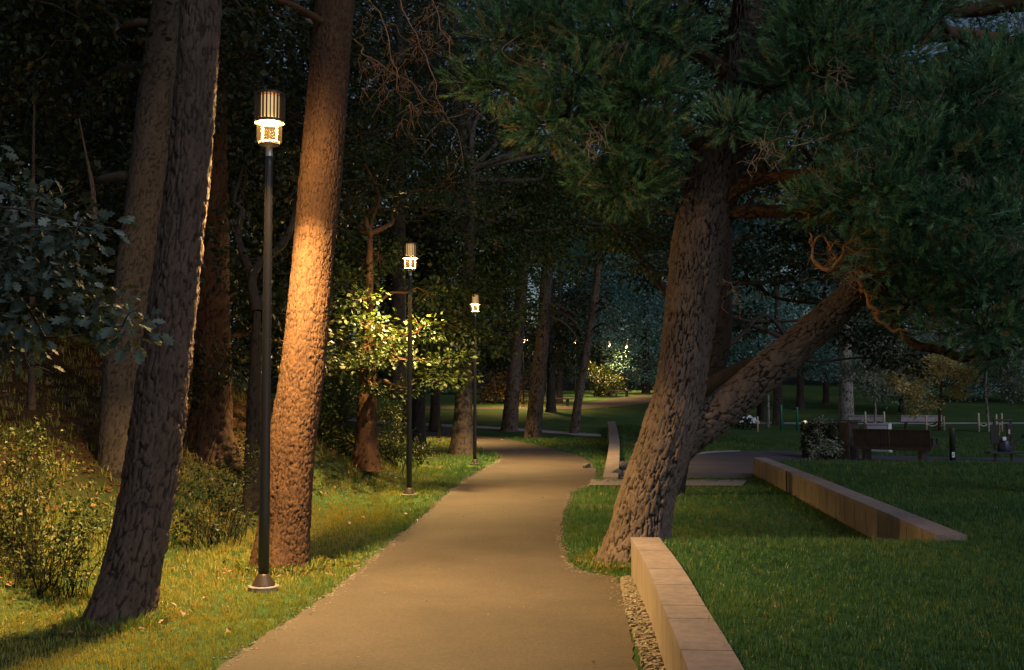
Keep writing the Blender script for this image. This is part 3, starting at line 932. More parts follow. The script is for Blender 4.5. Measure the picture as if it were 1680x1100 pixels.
tree('spruce_tree', 'dark conifer whose drooping branches, coloured orange as if lamplit, hang high over the path', [(640, 668, 640), (642, 666, 500), (646, 664, 300), (648, 662, 100), (650, 660, -40)], 24, 'bark_dark', 3, .05, .06, .13, .01, 19, .1,
     lobes=[lb(690, 60, 21, 1.3, .9), lb(640, 160, 21.5, 1.2, .9), lb(720, 180, 21, 1.0, .9), lb(740, 260, 21.5, .9, .9), lb(620, 20, 22, 1.5), lb(780, 60, 22, 1.4), lb(760, 330, 23, 1.1), lb(850, 150, 23, 1.3)],
     foliage=NF(per=26, shoots=9, small=True, size=.26), leafmat='needle_dark', r0=.05, ntwig=60)
tree('forest_tree', 'blackish trunk between the second lamp pole and the dark pole at the bend', [(672, 699, 732), (676, 697, 690), (677, 697, 640), (680, 698, 560)], 38, 'bark_dark', 5, .05, .08, .2, .015, 23, .12,
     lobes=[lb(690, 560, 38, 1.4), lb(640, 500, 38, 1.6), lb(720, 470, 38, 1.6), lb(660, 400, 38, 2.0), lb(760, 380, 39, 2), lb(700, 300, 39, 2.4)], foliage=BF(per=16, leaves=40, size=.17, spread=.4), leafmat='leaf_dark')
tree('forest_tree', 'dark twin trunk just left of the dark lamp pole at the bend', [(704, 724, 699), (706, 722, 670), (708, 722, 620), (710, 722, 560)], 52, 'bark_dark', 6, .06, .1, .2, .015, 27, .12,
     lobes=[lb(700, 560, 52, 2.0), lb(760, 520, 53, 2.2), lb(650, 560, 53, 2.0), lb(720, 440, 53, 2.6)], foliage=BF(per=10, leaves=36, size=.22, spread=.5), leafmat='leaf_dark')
tree('young_tree', 'slim orange lit sapling stem beside the second lamp pole', [(656, 663, 722), (660, 666, 680), (665, 670, 640), (668, 672, 600)], 34, 'bark_red', 1, .05, .05, .1, .004, 29, .05,
     lobes=[lb(668, 575, 33, .6), lb(690, 600, 33, .5)], foliage=BF(per=40, leaves=30, size=.12), leafmat='leaf', r0=.02, ntwig=20)
tree('oak_tree', 'thick grey trunk at the bend, close behind the third lamp', [(734, 783, 750), (741, 777, 720), (745, 775, 680), (748, 775, 640), (752, 776, 560)], 31.6, 'bark_grey', 5, .03, .06, .16, .02, 31, .12,
     lobes=[lb(720, 610, 30, .8), lb(770, 560, 31, 1.0), lb(690, 540, 30, .9), lb(820, 500, 32, 1.3), lb(740, 470, 31, 1.3), lb(850, 400, 33, 1.7), lb(790, 380, 32, 1.6), lb(900, 330, 34, 1.8), lb(960, 400, 35, 1.4), lb(820, 290, 33, 1.8), lb(760, 220, 35, 2.2), lb(880, 200, 35, 2.2), lb(980, 260, 36, 2.2), lb(1060, 330, 36, 2.0), lb(690, 130, 36, 2.4), lb(800, 80, 36, 2.4), lb(920, 70, 36, 2.4), lb(1030, 130, 37, 2.4), lb(1130, 220, 37, 2.2), lb(740, -60, 36, 2.6), lb(880, -80, 36, 2.6), lb(1020, -20, 37, 2.6), lb(1120, 80, 38, 2.4), lb(1100, 420, 38, 1.8), lb(640, 20, 37, 2.4)],
     foliage=BF(per=20, leaves=46, size=.15, spread=.36), leafmat='leaf', r0=.06, ntwig=70, tw=.010)
sp_t = [o for o in COL.objects if o.name.startswith('spruce_tree')][0]
rg = np.random.default_rng(61)
for px in ([(590, -40, 16), (612, 20, 15.6), (640, 70, 15.3), (652, 120, 15.2), (672, 170, 15.1), (680, 215, 15)], [(640, -40, 16.5), (672, 40, 16), (705, 110, 15.7), (722, 160, 15.5), (748, 215, 15.4), (762, 280, 15.3)],
           [(575, 60, 16), (600, 90, 15.6), (640, 118, 15.4), (676, 132, 15.3), (708, 170, 15.2), (728, 190, 15.2)], [(700, -40, 17), (722, 30, 16.6), (735, 90, 16.4), (760, 130, 16.2)]):
    q = np.array([P(*v) for v in px]); q, _ = catmull(q, np.ones(len(q)), .22); q[1:] += rg.normal(0, .035, q[1:].shape)
    mbd = MB(); mbd.tube(q, np.linspace(.014, .004, len(q)), 7, .06)
    c, _ = catmull(q, np.ones(len(q)), .06)
    for m in rg.integers(len(c) // 5, len(c) - 1, 15):
        e = c[m] + np.array([rg.normal(0, .28), rg.normal(0, .15), -abs(rg.normal(.22, .18))])
        w = wiggle(c[m], e, rg, 5, .25, .08); mbd.tube(w, np.linspace(.006, .002, 6), 5, .05)
        for _ in range(3):
            n0 = w[rg.integers(2, 6)]; mbd.tube([n0, n0 + rg.normal(0, .05, 3) - np.array([0, 0, .05]), n0 + rg.normal(0, .09, 3) - np.array([0, 0, .12])], [.005, .004, .0015], 4, .05)
    build('dead_branch', mbd, M['twig_orange'], sp_t, True)  # orange colour takes the place of lamp light on these twigs
# --- three leaning pines by the bend
def dead_arms(spec):
    def f(mb, pts, rg):
        for a in spec:
            q = np.array([P(*s) for s in a])
            V, F, _, _ = tube(q, np.linspace(.06, .02, len(q)), 6, .3); mb.add(V, F, None, np.full(len(V), .9))
    return f
tree('pine_tree', 'leaning pine trunk left of its lit twin near the bend of the path', [(820, 849, 712), (824, 850, 690), (834, 856, 600), (842, 862, 520), (848, 866, 450), (856, 870, 360)], 52, 'bark_great', 6, .05, .09, .22, .02, 37, .06,
     lobes=[lb(850, 400, 52, 2.4), lb(800, 340, 52, 2.2), lb(900, 300, 53, 2.6)], foliage=NF(per=12, shoots=8, small=True, size=.5), leafmat='needle',
     extra=dead_arms([[(862, 517, 52), (872, 517, 51), (886, 520, 50.5)], [(862, 537, 52), (872, 536, 51), (884, 545, 50)], [(862, 506, 52), (880, 504, 51), (900, 512, 50)]]))
tree('pine_tree', 'leaning pine trunk with a warm lit side, middle of the three at the bend', [(859, 888, 720), (864, 889, 690), (872, 895, 620), (880, 902, 540), (884, 904, 490), (892, 908, 400)], 47, 'bark_great', 6, .05, .08, .2, .018, 41, .06,
     lobes=[lb(900, 400, 47, 2.2), lb(960, 350, 47, 2.2), lb(860, 330, 47, 2.2), lb(1010, 300, 48, 2.4)], foliage=NF(per=12, shoots=8, small=True, size=.45), leafmat='needle',
     extra=dead_arms([[(902, 508, 47), (925, 515, 46), (945, 530, 45), (956, 552, 45)], [(903, 520, 47), (922, 528, 46.5), (938, 542, 46), (952, 565, 45.5)], [(900, 498, 47), (925, 505, 46), (950, 520, 45)]]))
tree('pine_tree', 'thinnest leaning pine at the bend, right of the lit trunk, with bare curved branches', [(934, 950, 713), (940, 954, 670), (950, 963, 610), (962, 974, 540), (970, 982, 490), (980, 990, 400)], 51, 'bark_great', 6, .05, .08, .2, .015, 43, .06,
     lobes=[lb(990, 380, 51, 2.0), lb(1040, 330, 52, 2.2), lb(950, 300, 52, 2.4)], foliage=NF(per=12, shoots=8, small=True, size=.45), leafmat='needle',
     extra=dead_arms([[(978, 498, 51), (990, 496, 50), (1002, 500, 50)], [(978, 512, 51), (992, 504, 50), (1008, 508, 50), (1020, 516, 50)], [(972, 540, 51), (990, 531, 50), (1010, 542, 49), (1040, 562, 49)]]))

# --- great leaning pine on the right
def main_pine():
    rw = [(985, 1110, 924), (1004, 1100, 868), (1023, 1110, 800), (1045, 1132, 740), (1060, 1148, 690), (1075, 1154, 640), (1086, 1162, 580), (1094, 1176, 500),
          (1104, 1190, 400), (1128, 1212, 300), (1162, 1230, 200), (1188, 1240, 100), (1204, 1250, 0)]
    pts, rad = rows(rw, (10.9, 11.2), 3)
    t = thing('pine_tree', pts[1], 'great leaning pine with a forked trunk at the end of the low wall', 'tree')
    V, F, cr = bark_tube(pts, rad, .0105, .036, .16, .024, 2, .19, wob=.03)
    build('trunk', MB().add(V, F, None, np.minimum(cr, .999)), M['bark_great'], t, True)
    def limb(px, seed, bark='bark_great', step=.013, amp=.017, cu=.05, cv=.11):
        q = np.array([P(a, b, c) for a, b, c, r in px]); r = np.array([k[3] for k in px])
        V, F, cr = bark_tube(q, r, step, cu, cv, amp, seed, 0.0, wob=.05)
        build('limb', MB().add(V, F, None, np.minimum(cr, .999)), M[bark], t, True)
        return q
    lim = [limb([(1108, 740, 11.0, .16), (1140, 706, 11.0, .185), (1190, 668, 11.0, .178), (1260, 607, 10.95, .165), (1330, 546, 10.9, .152), (1400, 482, 10.8, .135), (1450, 420, 10.7, .11), (1500, 340, 10.6, .08)], 4),
           limb([(1150, 355, 11.1, .10), (1185, 335, 11, .085), (1215, 305, 10.9, .075), (1260, 290, 10.8, .065), (1330, 285, 10.6, .05), (1420, 250, 10.4, .03)], 6, 'bark_red'),
           limb([(1150, 352, 11.1, .08), (1190, 350, 11, .066), (1250, 347, 10.9, .062), (1325, 350, 10.8, .055), (1400, 375, 10.6, .045), (1460, 400, 10.4, .03)], 7, 'bark_red'),
           limb([(1180, 180, 11.1, .09), (1250, 150, 10.9, .07), (1340, 110, 10.8, .06), (1450, 75, 10.7, .05), (1560, 60, 10.6, .03)], 9, 'bark_red'),
           limb([(1190, 120, 11.1, .08), (1130, 80, 11, .06), (1050, 60, 10.8, .05), (940, 60, 10.6, .03)], 10, 'bark_red'),
           limb([(1150, 240, 11.1, .07), (1100, 200, 11, .05), (1020, 185, 10.8, .04), (930, 190, 10.6, .02)], 12, 'bark_red'),
           limb([(1430, 430, 10.75, .06), (1500, 560, 10.6, .045), (1530, 570, 10.5, .045), (1590, 590, 10.4, .035), (1640, 585, 10.3, .02)][:1] + [(1470, 530, 10.6, .035), (1500, 565, 10.5, .035), (1545, 575, 10.45, .04), (1580, 588, 10.4, .033), (1625, 586, 10.3, .02)], 14, 'bark_red')]
    lobes = [lb(*q) for q in [
        (1330, 130, 10.6, .60, .5), (1450, 100, 10.4, .55, .5), (1560, 170, 10.3, .6, .5), (1655, 130, 10.4, .6, .5), (1400, 210, 10.3, .5, .5), (1500, 260, 10.1, .55, .5),
        (1600, 270, 10.3, .6, .5), (1680, 250, 10.2, .6, .5), (1430, 320, 10.1, .55, .5), (1540, 350, 10.0, .55, .5), (1630, 370, 10.1, .6, .5), (1470, 420, 10.2, .40, .5),
        (1570, 440, 10.1, .5, .5), (1660, 470, 10.0, .5, .5), (1500, 490, 10.4, .38, .5), (1610, 530, 10.2, .4, .5), (1680, 560, 10.2, .4, .5), (1350, 330, 10.3, .32, .5),
        (1310, 205, 10.3, .40, .45), (1205, 200, 10.3, .24, .4), (1345, 60, 10.3, .50, .5), (1150, -70, 10.4, .55, .5), (1370, 20, 10.5, .6, .5), (1500, 0, 10.8, .5, .5), (1270, 140, 11.6, .4, .5),
        (1075, 70, 10.6, .45, .5), (1010, 50, 10.6, .5, .5), (920, 30, 10.7, .55, .5), (840, 60, 10.8, .45, .5), (940, 130, 10.6, .5, .5), (1050, 160, 10.6, .5, .5),
        (1060, 235, 10.8, .40, .5), (1010, 235, 10.8, .42, .5), (900, 200, 10.8, .42, .5), (1040, 305, 11, .33, .5), (1000, 300, 11, .33, .5), (820, 140, 11, .35, .5), (1060, 140, 10.6, .40, .5),
        (1200, -120, 11, .9, .6), (1000, -120, 11, .8, .6), (1420, -130, 11, .8, .6), (1600, -60, 12, .5, .6), (1300, -260, 11, 1.0, .6), (800, -60, 11, .6, .6)]]
    rg = np.random.default_rng(77)
    fm = MB(); cl = needle_foliage(fm, lobes, rg, per=165, shoots=8, size=.165)
    build('crown', fm, M['needle'], t)
    skel = np.vstack([pts[6:]] + [l[1:] for l in lim])
    pc = np.array([l[0] for l in lobes])
    own = np.argmin(np.linalg.norm(cl[:, None, :] - pc[None], axis=2), axis=1)
    for j, (p, r, fz) in enumerate(lobes):
        wood = MB()
        cost = np.linalg.norm(skel - p, axis=1); k = int(np.argmin(cost))
        q = wiggle(skel[k], p, rg, 5, .18, .05)
        wood.tube(q, np.linspace(.028, .01, len(q)), 6, .1)
        mine = np.where(own == j)[0]
        for k in rg.permutation(mine)[:9]:
            wood.tube(wiggle(p, cl[k], rg, 4, .2, -.04), np.linspace(.008, .003, 5), 5, .12)
        build('branch', wood, M['bark_red'], t, True)
    # pale dead twigs
    for (px, py, d, n, s) in [(1370, 125, 9.9, 14, .35), (1520, 160, 9.8, 10, .35), (1660, 415, 9.7, 22, .35), (1400, 440, 10.2, 26, .3), (1250, 240, 9.9, 16, .3), (1010, 90, 10.2, 14, .4), (870, 70, 10.4, 10, .4),
                              (980, 215, 10.3, 14, .35), (1560, 290, 9.7, 14, .3), (1440, 270, 9.8, 12, .3), (1330, 200, 9.9, 12, .35), (1630, 145, 9.8, 5, .35), (1200, 470, 10.9, 14, .35)]:
        c = P(px, py, d); dead = MB(); n = int(n * .6)
        for k in range(n):
            b = c + rand_dirs(rg, 1)[0] * s * rg.uniform(.5, 1.1) * np.array([1, .6, .8]) + np.array([0, 0, -.1])
            q = wiggle(c + rg.normal(0, .08, 3), b, rg, 5, .3, .1 * rg.normal())
            dead.tube(q, np.linspace(.0035, .0015, len(q)), 4, .06)
            for _ in range(2):
                m = q[rg.integers(2, 5)]; e = m + rg.normal(0, .10, 3)
                dead.tube([m, (m + e) / 2 + rg.normal(0, .02, 3), e], [.002, .0018, .001], 4, .06)
        build('dead_twig', dead, M['twig'], t, True)
    # curled flaking branch under the crown
    cur = MB(); rg = np.random.default_rng(31)
    def strand(px, r, k):
        q = np.array([P(*v) for v in px]); q, r = catmull(q, r, .05)
        q[1:-1] += rg.normal(0, .011, q[1:-1].shape); r = r * rg.uniform(.75, 1.3, len(r))
        cur.tube(q, r, 8, .02)
        for m in rg.integers(1, len(q) - 1, k):
            e = q[m] + rg.normal(0, .09, 3); cur.tube([q[m], (q[m] + e) / 2 + rg.normal(0, .02, 3), e], [.005, .004, .002], 5, .04)
    strand([(1470, 400, 10.5), (1440, 425, 10.5), (1405, 440, 10.5), (1385, 432, 10.4), (1360, 440, 10.3), (1338, 431, 10.25), (1331, 405, 10.2), (1328, 382, 10.2)], np.array([.024, .022, .018, .020, .022, .020, .013, .006]), 12)
    strand([(1338, 431, 10.25), (1356, 441, 10.2), (1374, 434, 10.2), (1380, 416, 10.2), (1395, 396, 10.15), (1425, 381, 10.1), (1445, 366, 10.1)], np.array([.018, .019, .016, .013, .010, .007, .003]), 14)
    strand([(1331, 405, 10.2), (1343, 388, 10.2), (1357, 398, 10.2), (1364, 420, 10.2), (1380, 430, 10.25)], np.array([.012, .010, .008, .006, .004]), 6)
    strand([(1349, 385, 10.2), (1362, 404, 10.2), (1371, 425, 10.2), (1392, 446, 10.3)], np.array([.006, .007, .006, .005]), 6)
    strand([(1412, 440, 10.7), (1410, 458, 10.6), (1418, 481, 10.4), (1431, 503, 10.35), (1444, 526, 10.3), (1465, 540, 10.3), (1492, 541, 10.25)], np.array([.024, .020, .019, .020, .016, .012, .006]), 14)
    c = P(1430, 436, 10.35)
    for k in range(60):
        a_ = c + rg.normal(0, 1, 3) * np.array([.22, .15, .06]); e = a_ + rg.normal(0, 1, 3) * np.array([.22, .12, .10])
        cur.tube(wiggle(a_, e, rg, 4, .25, .05), np.linspace(.004, .0015, 5), 4, .05)
    build('curled_branch', cur, M['twig_orange'], t, True)['label'] = 'curled dead branch with flaking orange bark'
    return t
main_pine()

# --- tree behind it, with a yellow leaved bough over the path
tree('broadleaf_tree', 'dark tree partly hidden behind the great pine, with a yellow leaved bough reaching left',
     [(1092, 1122, 812), (1102, 1130, 760), (1125, 1155, 680), (1150, 1190, 600), (1165, 1200, 540), (1172, 1200, 450)], 18.8, 'bark_dark', 3, .03, .06, .15, .012, 47, .08,
     lobes=[lb(950, 300, 17.5, .35), lb(990, 340, 17.5, .38), lb(1030, 385, 17.6, .40), lb(1060, 430, 17.8, .38), lb(1010, 390, 17.6, .3), lb(940, 275, 17.4, .25), lb(1070, 390, 18, .35), lb(1060, 340, 18, .35)],
     foliage=BF(per=95, leaves=16, size=.085, spread=.22), leafmat='leaf', r0=.04, ntwig=30,
     extra=lambda mb, p, rg: [mb.add(*(lambda q: (q[0], q[1], None, np.full(len(q[0]), .8)))(tube([P(*s) for s in a], r, 8, .1))) for a, r in [
         ([(1160, 560, 18.8), (1110, 500, 18.3), (1075, 455, 18), (1030, 395, 17.7), (985, 345, 17.5), (940, 295, 17.4), (915, 265, 17.4)], [.09, .075, .065, .055, .045, .035, .02]),
         ([(1140, 650, 18.8), (1180, 625, 18.6), (1220, 604, 18.4), (1250, 590, 18.2), (1300, 560, 18)], [.16, .15, .13, .10, .05])]])
tree('broadleaf_tree', 'dark leafy crown filling the gap above the low limb of the great pine', [(1088, 1108, 752), (1096, 1113, 700), (1110, 1126, 620), (1132, 1147, 500), (1152, 1165, 400)], 33, 'bark_dark', 4, .05, .06, .15, .01, 53, .08,
     lobes=[lb(1240, 440, 33, 1.1), lb(1300, 400, 33, 1.3), lb(1360, 460, 33, 1.1), lb(1400, 530, 33, .9), lb(1220, 520, 33, .8), lb(1280, 330, 33, 1.6), lb(1440, 560, 33, .9), lb(1380, 350, 34, 1.6), lb(1470, 480, 34, 1.3), lb(1480, 590, 33, .6), lb(1250, 230, 34, 2.0), lb(1340, 220, 34, 2.0), lb(1190, 130, 34, 2.0), lb(1300, 110, 34, 2.0), lb(1410, 160, 34, 2.0), lb(1160, 300, 34, 1.8), lb(1430, 280, 34, 2.0), lb(1240, 20, 34, 2.2), lb(1360, 20, 34, 2.2), lb(1490, 140, 35, 1.8), lb(1160, 20, 34, 2.0), lb(1580, 170, 35, 1.8), lb(1670, 180, 35, 1.8), lb(1540, 290, 35, 1.9), lb(1640, 300, 35, 1.9), lb(1470, 20, 35, 1.6)],
     foliage=BF(per=17, leaves=44, size=.17, spread=.36), leafmat='leaf_dark')
# pine off to the right, its red boughs crossing the top corner
tree('pine_tree', 'pine at the right edge with reddish boughs crossing behind the top corner needles', [(1730, 1800, 900), (1732, 1795, 700), (1735, 1790, 400), (1736, 1785, 100), (1738, 1780, -100)], 15, 'bark_red', 3, .05, .07, .15, .015, 59, .08,
     lobes=[lb(1460, 70, 14.6, .5), lb(1640, 230, 15, .9), lb(1560, 300, 15.4, .9), lb(1680, 380, 15, .9), lb(1480, 330, 15.6, .8), lb(1400, 250, 15.8, .8), lb(1600, 440, 15.4, .7), lb(1690, 90, 15, .8), lb(1340, 120, 16, .8),
            lb(1520, -140, 15, .9), lb(1400, -40, 15.5, .9), lb(1280, 30, 16, .9), lb(1600, 20, 16, .55), lb(1540, -20, 16.5, .55), lb(1670, 10, 16, .6), lb(1580, 90, 16.5, .5)],
     foliage=NF(per=70, shoots=10, small=True, size=.2), leafmat='needle', r0=.10, ntwig=40,
     extra=lambda mb, p, rg: [mb.tube([P(*s) for s in a], r, 8, .1) for a, r in [
         ([(1745, 130, 15), (1660, 75, 14.9), (1560, 58, 14.7), (1480, 52, 14.6), (1400, 60, 14.6)], [.14, .12, .11, .10, .06])]])

# ------------------------------------------------------------------ wood on the left bank and behind
BACK = 'dark trees filling the wood behind'
k = 0
for (px, d, wd, lobes_, lab) in [
    (60, 19, .16, [(40, 330, 1.3), (-40, 200, 1.6), (110, 210, 1.4), (60, 80, 1.8), (180, 330, 1.0), (-60, 420, 1.2), (150, 480, .9)], 'slender dark tree on the bank at the far left edge, behind the pale trunk'),
    (230, 26, .2, [(200, 480, 1.4), (280, 380, 1.7), (140, 380, 1.6), (230, 230, 2.2), (340, 260, 2.0), (100, 250, 2.0), (230, 90, 2.4), (390, 520, 1.4), (300, 600, 1.0)], 'dark tree deep in the left wood behind the leaning pine'),
    (480, 27, .2, [(470, 500, 1.4), (400, 420, 1.7), (540, 420, 1.7), (470, 300, 2.2), (560, 250, 2.2), (400, 250, 2.0), (480, 120, 2.4), (350, 560, 1.3), (530, 560, 1.2), (620, 150, 2.2), (580, 40, 2.2)], 'dark tree in the wood behind the orange lit pine'),
    (560, 34, .2, [(560, 540, 1.6), (520, 430, 2.0), (610, 430, 2.0), (560, 300, 2.6), (480, 610, 1.3), (570, 620, 1.2), (660, 300, 2.6), (620, 180, 2.6), (720, 180, 2.8)], 'dark tree deeper in the wood, right of the orange lit pine')]:
    k += 1
    zb = zf((px - 840) / FPX * d, d)
    yb = 657 - (zb - 1.6) * FPX / d
    w = wd * FPX / d
    tree('forest_tree', lab, [(px - w, px + w, yb), (px - w * .9, px + w * .9, yb - 100), (px - w * .8 + 4, px + w * .8 + 4, yb - 300), (px - w * .6, px + w * .6, yb - 520)], d, 'bark_dark', 3, .06, .07, .16, .012, 60 + k, .1,
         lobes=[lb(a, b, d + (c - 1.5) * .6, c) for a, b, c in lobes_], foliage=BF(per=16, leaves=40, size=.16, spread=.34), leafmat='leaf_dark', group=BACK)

# saplings in the left wood
tree('young_tree', 'bare pale sapling stem high in the dark left wood', [(149, 158, 330), (147, 154, 300), (142, 147, 270), (139, 142, 250)], 12.5, 'bark_grey', .4, .03, .04, .1, .004, 71, .0)
tree('young_tree', 'thin reddish stem above the oak leaves at the left', [(46, 58, 640), (48, 57, 500), (49, 57, 350), (52, 57, 260)], 12, 'bark_dark', .6, .03, .04, .1, .004, 73, .05)

# oak bough at the left edge
rg = np.random.default_rng(91)
tree('oak_tree', 'pale leaved oak bough reaching in from the left edge', [(-330, -270, 1000), (-330, -275, 800), (-320, -270, 500), (-300, -262, 300)], 6.6, 'bark_grey', 2.5, .04, .06, .12, .012, 83, .1,
     lobes=[lb(40, 330, 6.4, .14), lb(20, 400, 6.4, .3), lb(110, 375, 6.2, .2), lb(140, 370, 6.2, .12), lb(60, 440, 6.2, .3), lb(110, 490, 6.3, .22), lb(30, 520, 6.3, .25), lb(150, 510, 6.3, .14), lb(200, 535, 6.2, .08), lb(-60, 450, 6.4, .4), lb(20, 570, 6.5, .16),
            lb(-120, 300, 6.5, .5), lb(-200, 500, 6.5, .4)],
     foliage=lambda mb, l, rg: broad_foliage(mb, [(p, max(r, .18), f) for p, r, f in l], rg, per=120, leaves=10, size=.088, tmpl=OAK, spread=.17, flat=.6), leafmat='leaf_oak', r0=.022, ntwig=40, tw=.004)

# ------------------------------------------------------------------ far trees on the right
FAR = 'trees along the far edge of the park'
def far_tree(px, d, tw, top, lobes_, mat, bark, lab, seed, base=None, fol=None, name='broadleaf_tree'):
    x = (px - 840) / FPX * d
    zb = float(zf(x, d)); yb = 657 - (zb - 1.6) * FPX / d
    w = tw / 2
    return tree(name, lab, [(px - w * 1.15, px + w * 1.15, yb), (px - w, px + w, yb - 25), (px - w * .85, px + w * .85, (yb + top) / 2), (px - w * .5, px + w * .5, top)], d, bark, 2, .06, .09, .22, .03, seed, .15,
                lobes=[lb(a, b, d + e, c) for a, b, c, e in lobes_], foliage=fol or BF(per=9, leaves=42, size=.22, spread=.5), leafmat=mat, group=FAR, r0=.08, ntwig=25, tw=.015)

far_tree(1175, 60, 20, 470, [(1170, 560, 1.8, 1), (1210, 520, 2, 1), (1130, 540, 1.8, 0), (1180, 470, 2.4, 1)], 'leaf_skylit', 'bark_grey', 'grey trunk seen just right of the great pine under its low limb', 101)
far_tree(1248, 72, 12, 480, [(1240, 560, 2.0, 1), (1210, 500, 2.4, 2), (1270, 520, 2.0, 1)], 'leaf_skylit', 'bark_dark', 'dark slim trunk behind the white flowering shrub', 103)
far_tree(1276, 68, 15, 480, [(1290, 560, 2.0, 1), (1260, 520, 2.2, 1), (1310, 540, 1.7, 0), (1330, 590, 1.2, 0)], 'leaf_skylit', 'bark_grey', 'pale grey trunk behind the green posts, left of the dark one', 105)
far_tree(1313, 80, 12, 480, [(1330, 560, 2.2, 1), (1300, 510, 2.6, 1), (1350, 600, 1.6, 0)], 'leaf_skylit', 'bark_dark', 'black trunk right of the green posts', 107)
far_tree(1355, 84, 10, 500, [(1360, 580, 2.0, 0), (1390, 560, 2.2, 1), (1370, 610, 1.4, -1)], 'leaf_skylit', 'bark_grey', 'thin grey trunk left of the thick pale trunk on the right', 109)
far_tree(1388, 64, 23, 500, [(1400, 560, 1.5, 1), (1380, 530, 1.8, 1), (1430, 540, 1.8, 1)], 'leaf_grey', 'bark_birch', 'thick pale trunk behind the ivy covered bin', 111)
far_tree(1260, 64, 5, 560, [(1262, 570, .9, 0)], 'leaf_skylit', 'bark_birch', 'thin white stem left of the green posts', 113)
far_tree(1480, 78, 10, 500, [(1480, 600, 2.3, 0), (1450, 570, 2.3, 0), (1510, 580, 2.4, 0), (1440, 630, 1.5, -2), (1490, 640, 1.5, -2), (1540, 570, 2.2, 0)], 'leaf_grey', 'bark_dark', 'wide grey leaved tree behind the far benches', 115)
far_tree(1580, 88, 10, 500, [(1590, 600, 2.3, 0), (1560, 570, 2.6, 0), (1620, 580, 2.6, 0), (1650, 610, 2.2, 0), (1600, 630, 1.7, -2)], 'leaf_skylit', 'bark_dark', 'dusk tinted tree on the slope between the two staked young trees', 117)
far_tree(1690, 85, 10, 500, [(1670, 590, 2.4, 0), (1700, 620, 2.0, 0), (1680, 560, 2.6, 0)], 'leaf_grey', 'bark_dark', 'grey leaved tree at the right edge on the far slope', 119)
far_tree(1060, 92, 12, 480, [(1050, 560, 2.6, 0), (1020, 520, 2.8, 0), (1090, 520, 3, 0), (1060, 610, 1.9, 0), (1090, 600, 2.0, 0), (1040, 450, 3, 0)], 'leaf_skylit', 'bark_dark', 'dusk tinted tree behind the far street lamps, left of the great pine', 121)
far_tree(985, 100, 12, 480, [(985, 560, 2.6, 0), (950, 540, 2.8, 0), (1000, 500, 3, 0), (940, 600, 2.2, 0), (970, 440, 3, 0), (1010, 590, 1.8, 0)], 'leaf_skylit', 'bark_dark', 'dark tree tinted dusk blue behind the thinnest leaning pine', 123)
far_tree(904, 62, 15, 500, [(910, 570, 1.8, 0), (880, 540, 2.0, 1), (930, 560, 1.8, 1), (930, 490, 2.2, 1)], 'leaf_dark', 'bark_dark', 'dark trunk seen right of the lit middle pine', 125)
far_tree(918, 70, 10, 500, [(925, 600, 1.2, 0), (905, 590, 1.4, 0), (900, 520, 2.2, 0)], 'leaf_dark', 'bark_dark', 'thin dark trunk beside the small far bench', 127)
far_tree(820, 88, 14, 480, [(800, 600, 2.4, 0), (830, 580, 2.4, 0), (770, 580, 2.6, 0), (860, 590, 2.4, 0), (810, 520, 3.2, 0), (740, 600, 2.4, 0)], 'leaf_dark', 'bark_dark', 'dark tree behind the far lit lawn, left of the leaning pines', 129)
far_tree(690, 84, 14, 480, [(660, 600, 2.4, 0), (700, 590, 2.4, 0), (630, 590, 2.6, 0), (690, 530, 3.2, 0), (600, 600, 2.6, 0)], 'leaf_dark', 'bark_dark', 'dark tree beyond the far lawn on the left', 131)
# tall shade trees closing the view at the back
TALL = 'tall trees closing the view at the back'
rgb = np.random.default_rng(300)
protos = []
for v in range(3):
    rgx = np.random.default_rng(310 + v)
    t = thing('broadleaf_tree', (0, 0, 0), '', 'tree', TALL)
    mb = MB()
    V, F, cr = bark_tube([(0, 0, -.3), (.1, 0, 3), (0, .2, 8), (.3, 0, 14)], [.38, .32, .24, .08], .12, .12, .25, .02, v, .1)
    mb.add(V, F, None, np.minimum(cr, .99))
    L = [(np.array((rgx.normal(0, 2.6), rgx.normal(0, 2.0), z)), rgx.uniform(1.9, 2.8), .75) for z in np.linspace(3.2, 19, 20)]
    fm = MB(); cl = broad_foliage(fm, L, rgx, per=7, leaves=52, size=.34, spread=.42)
    limbs(mb, [(0, 0, 0), (.1, 0, 3), (0, .2, 8), (.3, 0, 14)], L, cl, rgx, .09, 20, .015)
    build('trunk', mb, M['bark_dark'], t, True); build('crown', fm, M['leaf_skylit' if v == 0 else 'leaf_dark'], t)
    protos.append(t)
POS = [(-27, 47, 1, 'far left behind the bank'), (-20, 42, 2, 'left wood'), (-14, 40, 1, ''), (-34, 60, 2, ''), (-22, 62, 1, ''), (-14, 72, 2, ''), (-8, 96, 1, ''), (-1, 108, 2, ''),
       (7, 112, 0, ''), (15, 114, 0, ''), (24, 112, 0, ''), (33, 108, 0, ''), (42, 104, 0, ''), (52, 100, 0, ''), (60, 96, 0, ''), (11, 128, 2, ''), (28, 126, 2, ''), (46, 120, 2, ''), (-19, 90, 1, ''), (68, 106, 2, ''), (19, 98, 0, ''), (38, 118, 0, '')]
for n_, (x, y, v, _) in enumerate(POS):
    src = protos[v]
    used = src.get('used', 0)
    o = src if not used else copy_tree(src)
    src['used'] = 1
    s = rgb.uniform(.9, 1.2)
    o.location = (x, y, float(zf(x, y)) - .1); o.rotation_euler.z = rgb.uniform(0, 6.28); o.scale = (s, s, s * rgb.uniform(.95, 1.15))
    o['label'] = ('dusk tinted tall tree among others closing the view at the back' if v == 0 else 'dark tall tree among others closing the view at the back')
for o in list(COL.objects):
    if 'used' in o: del o['used']

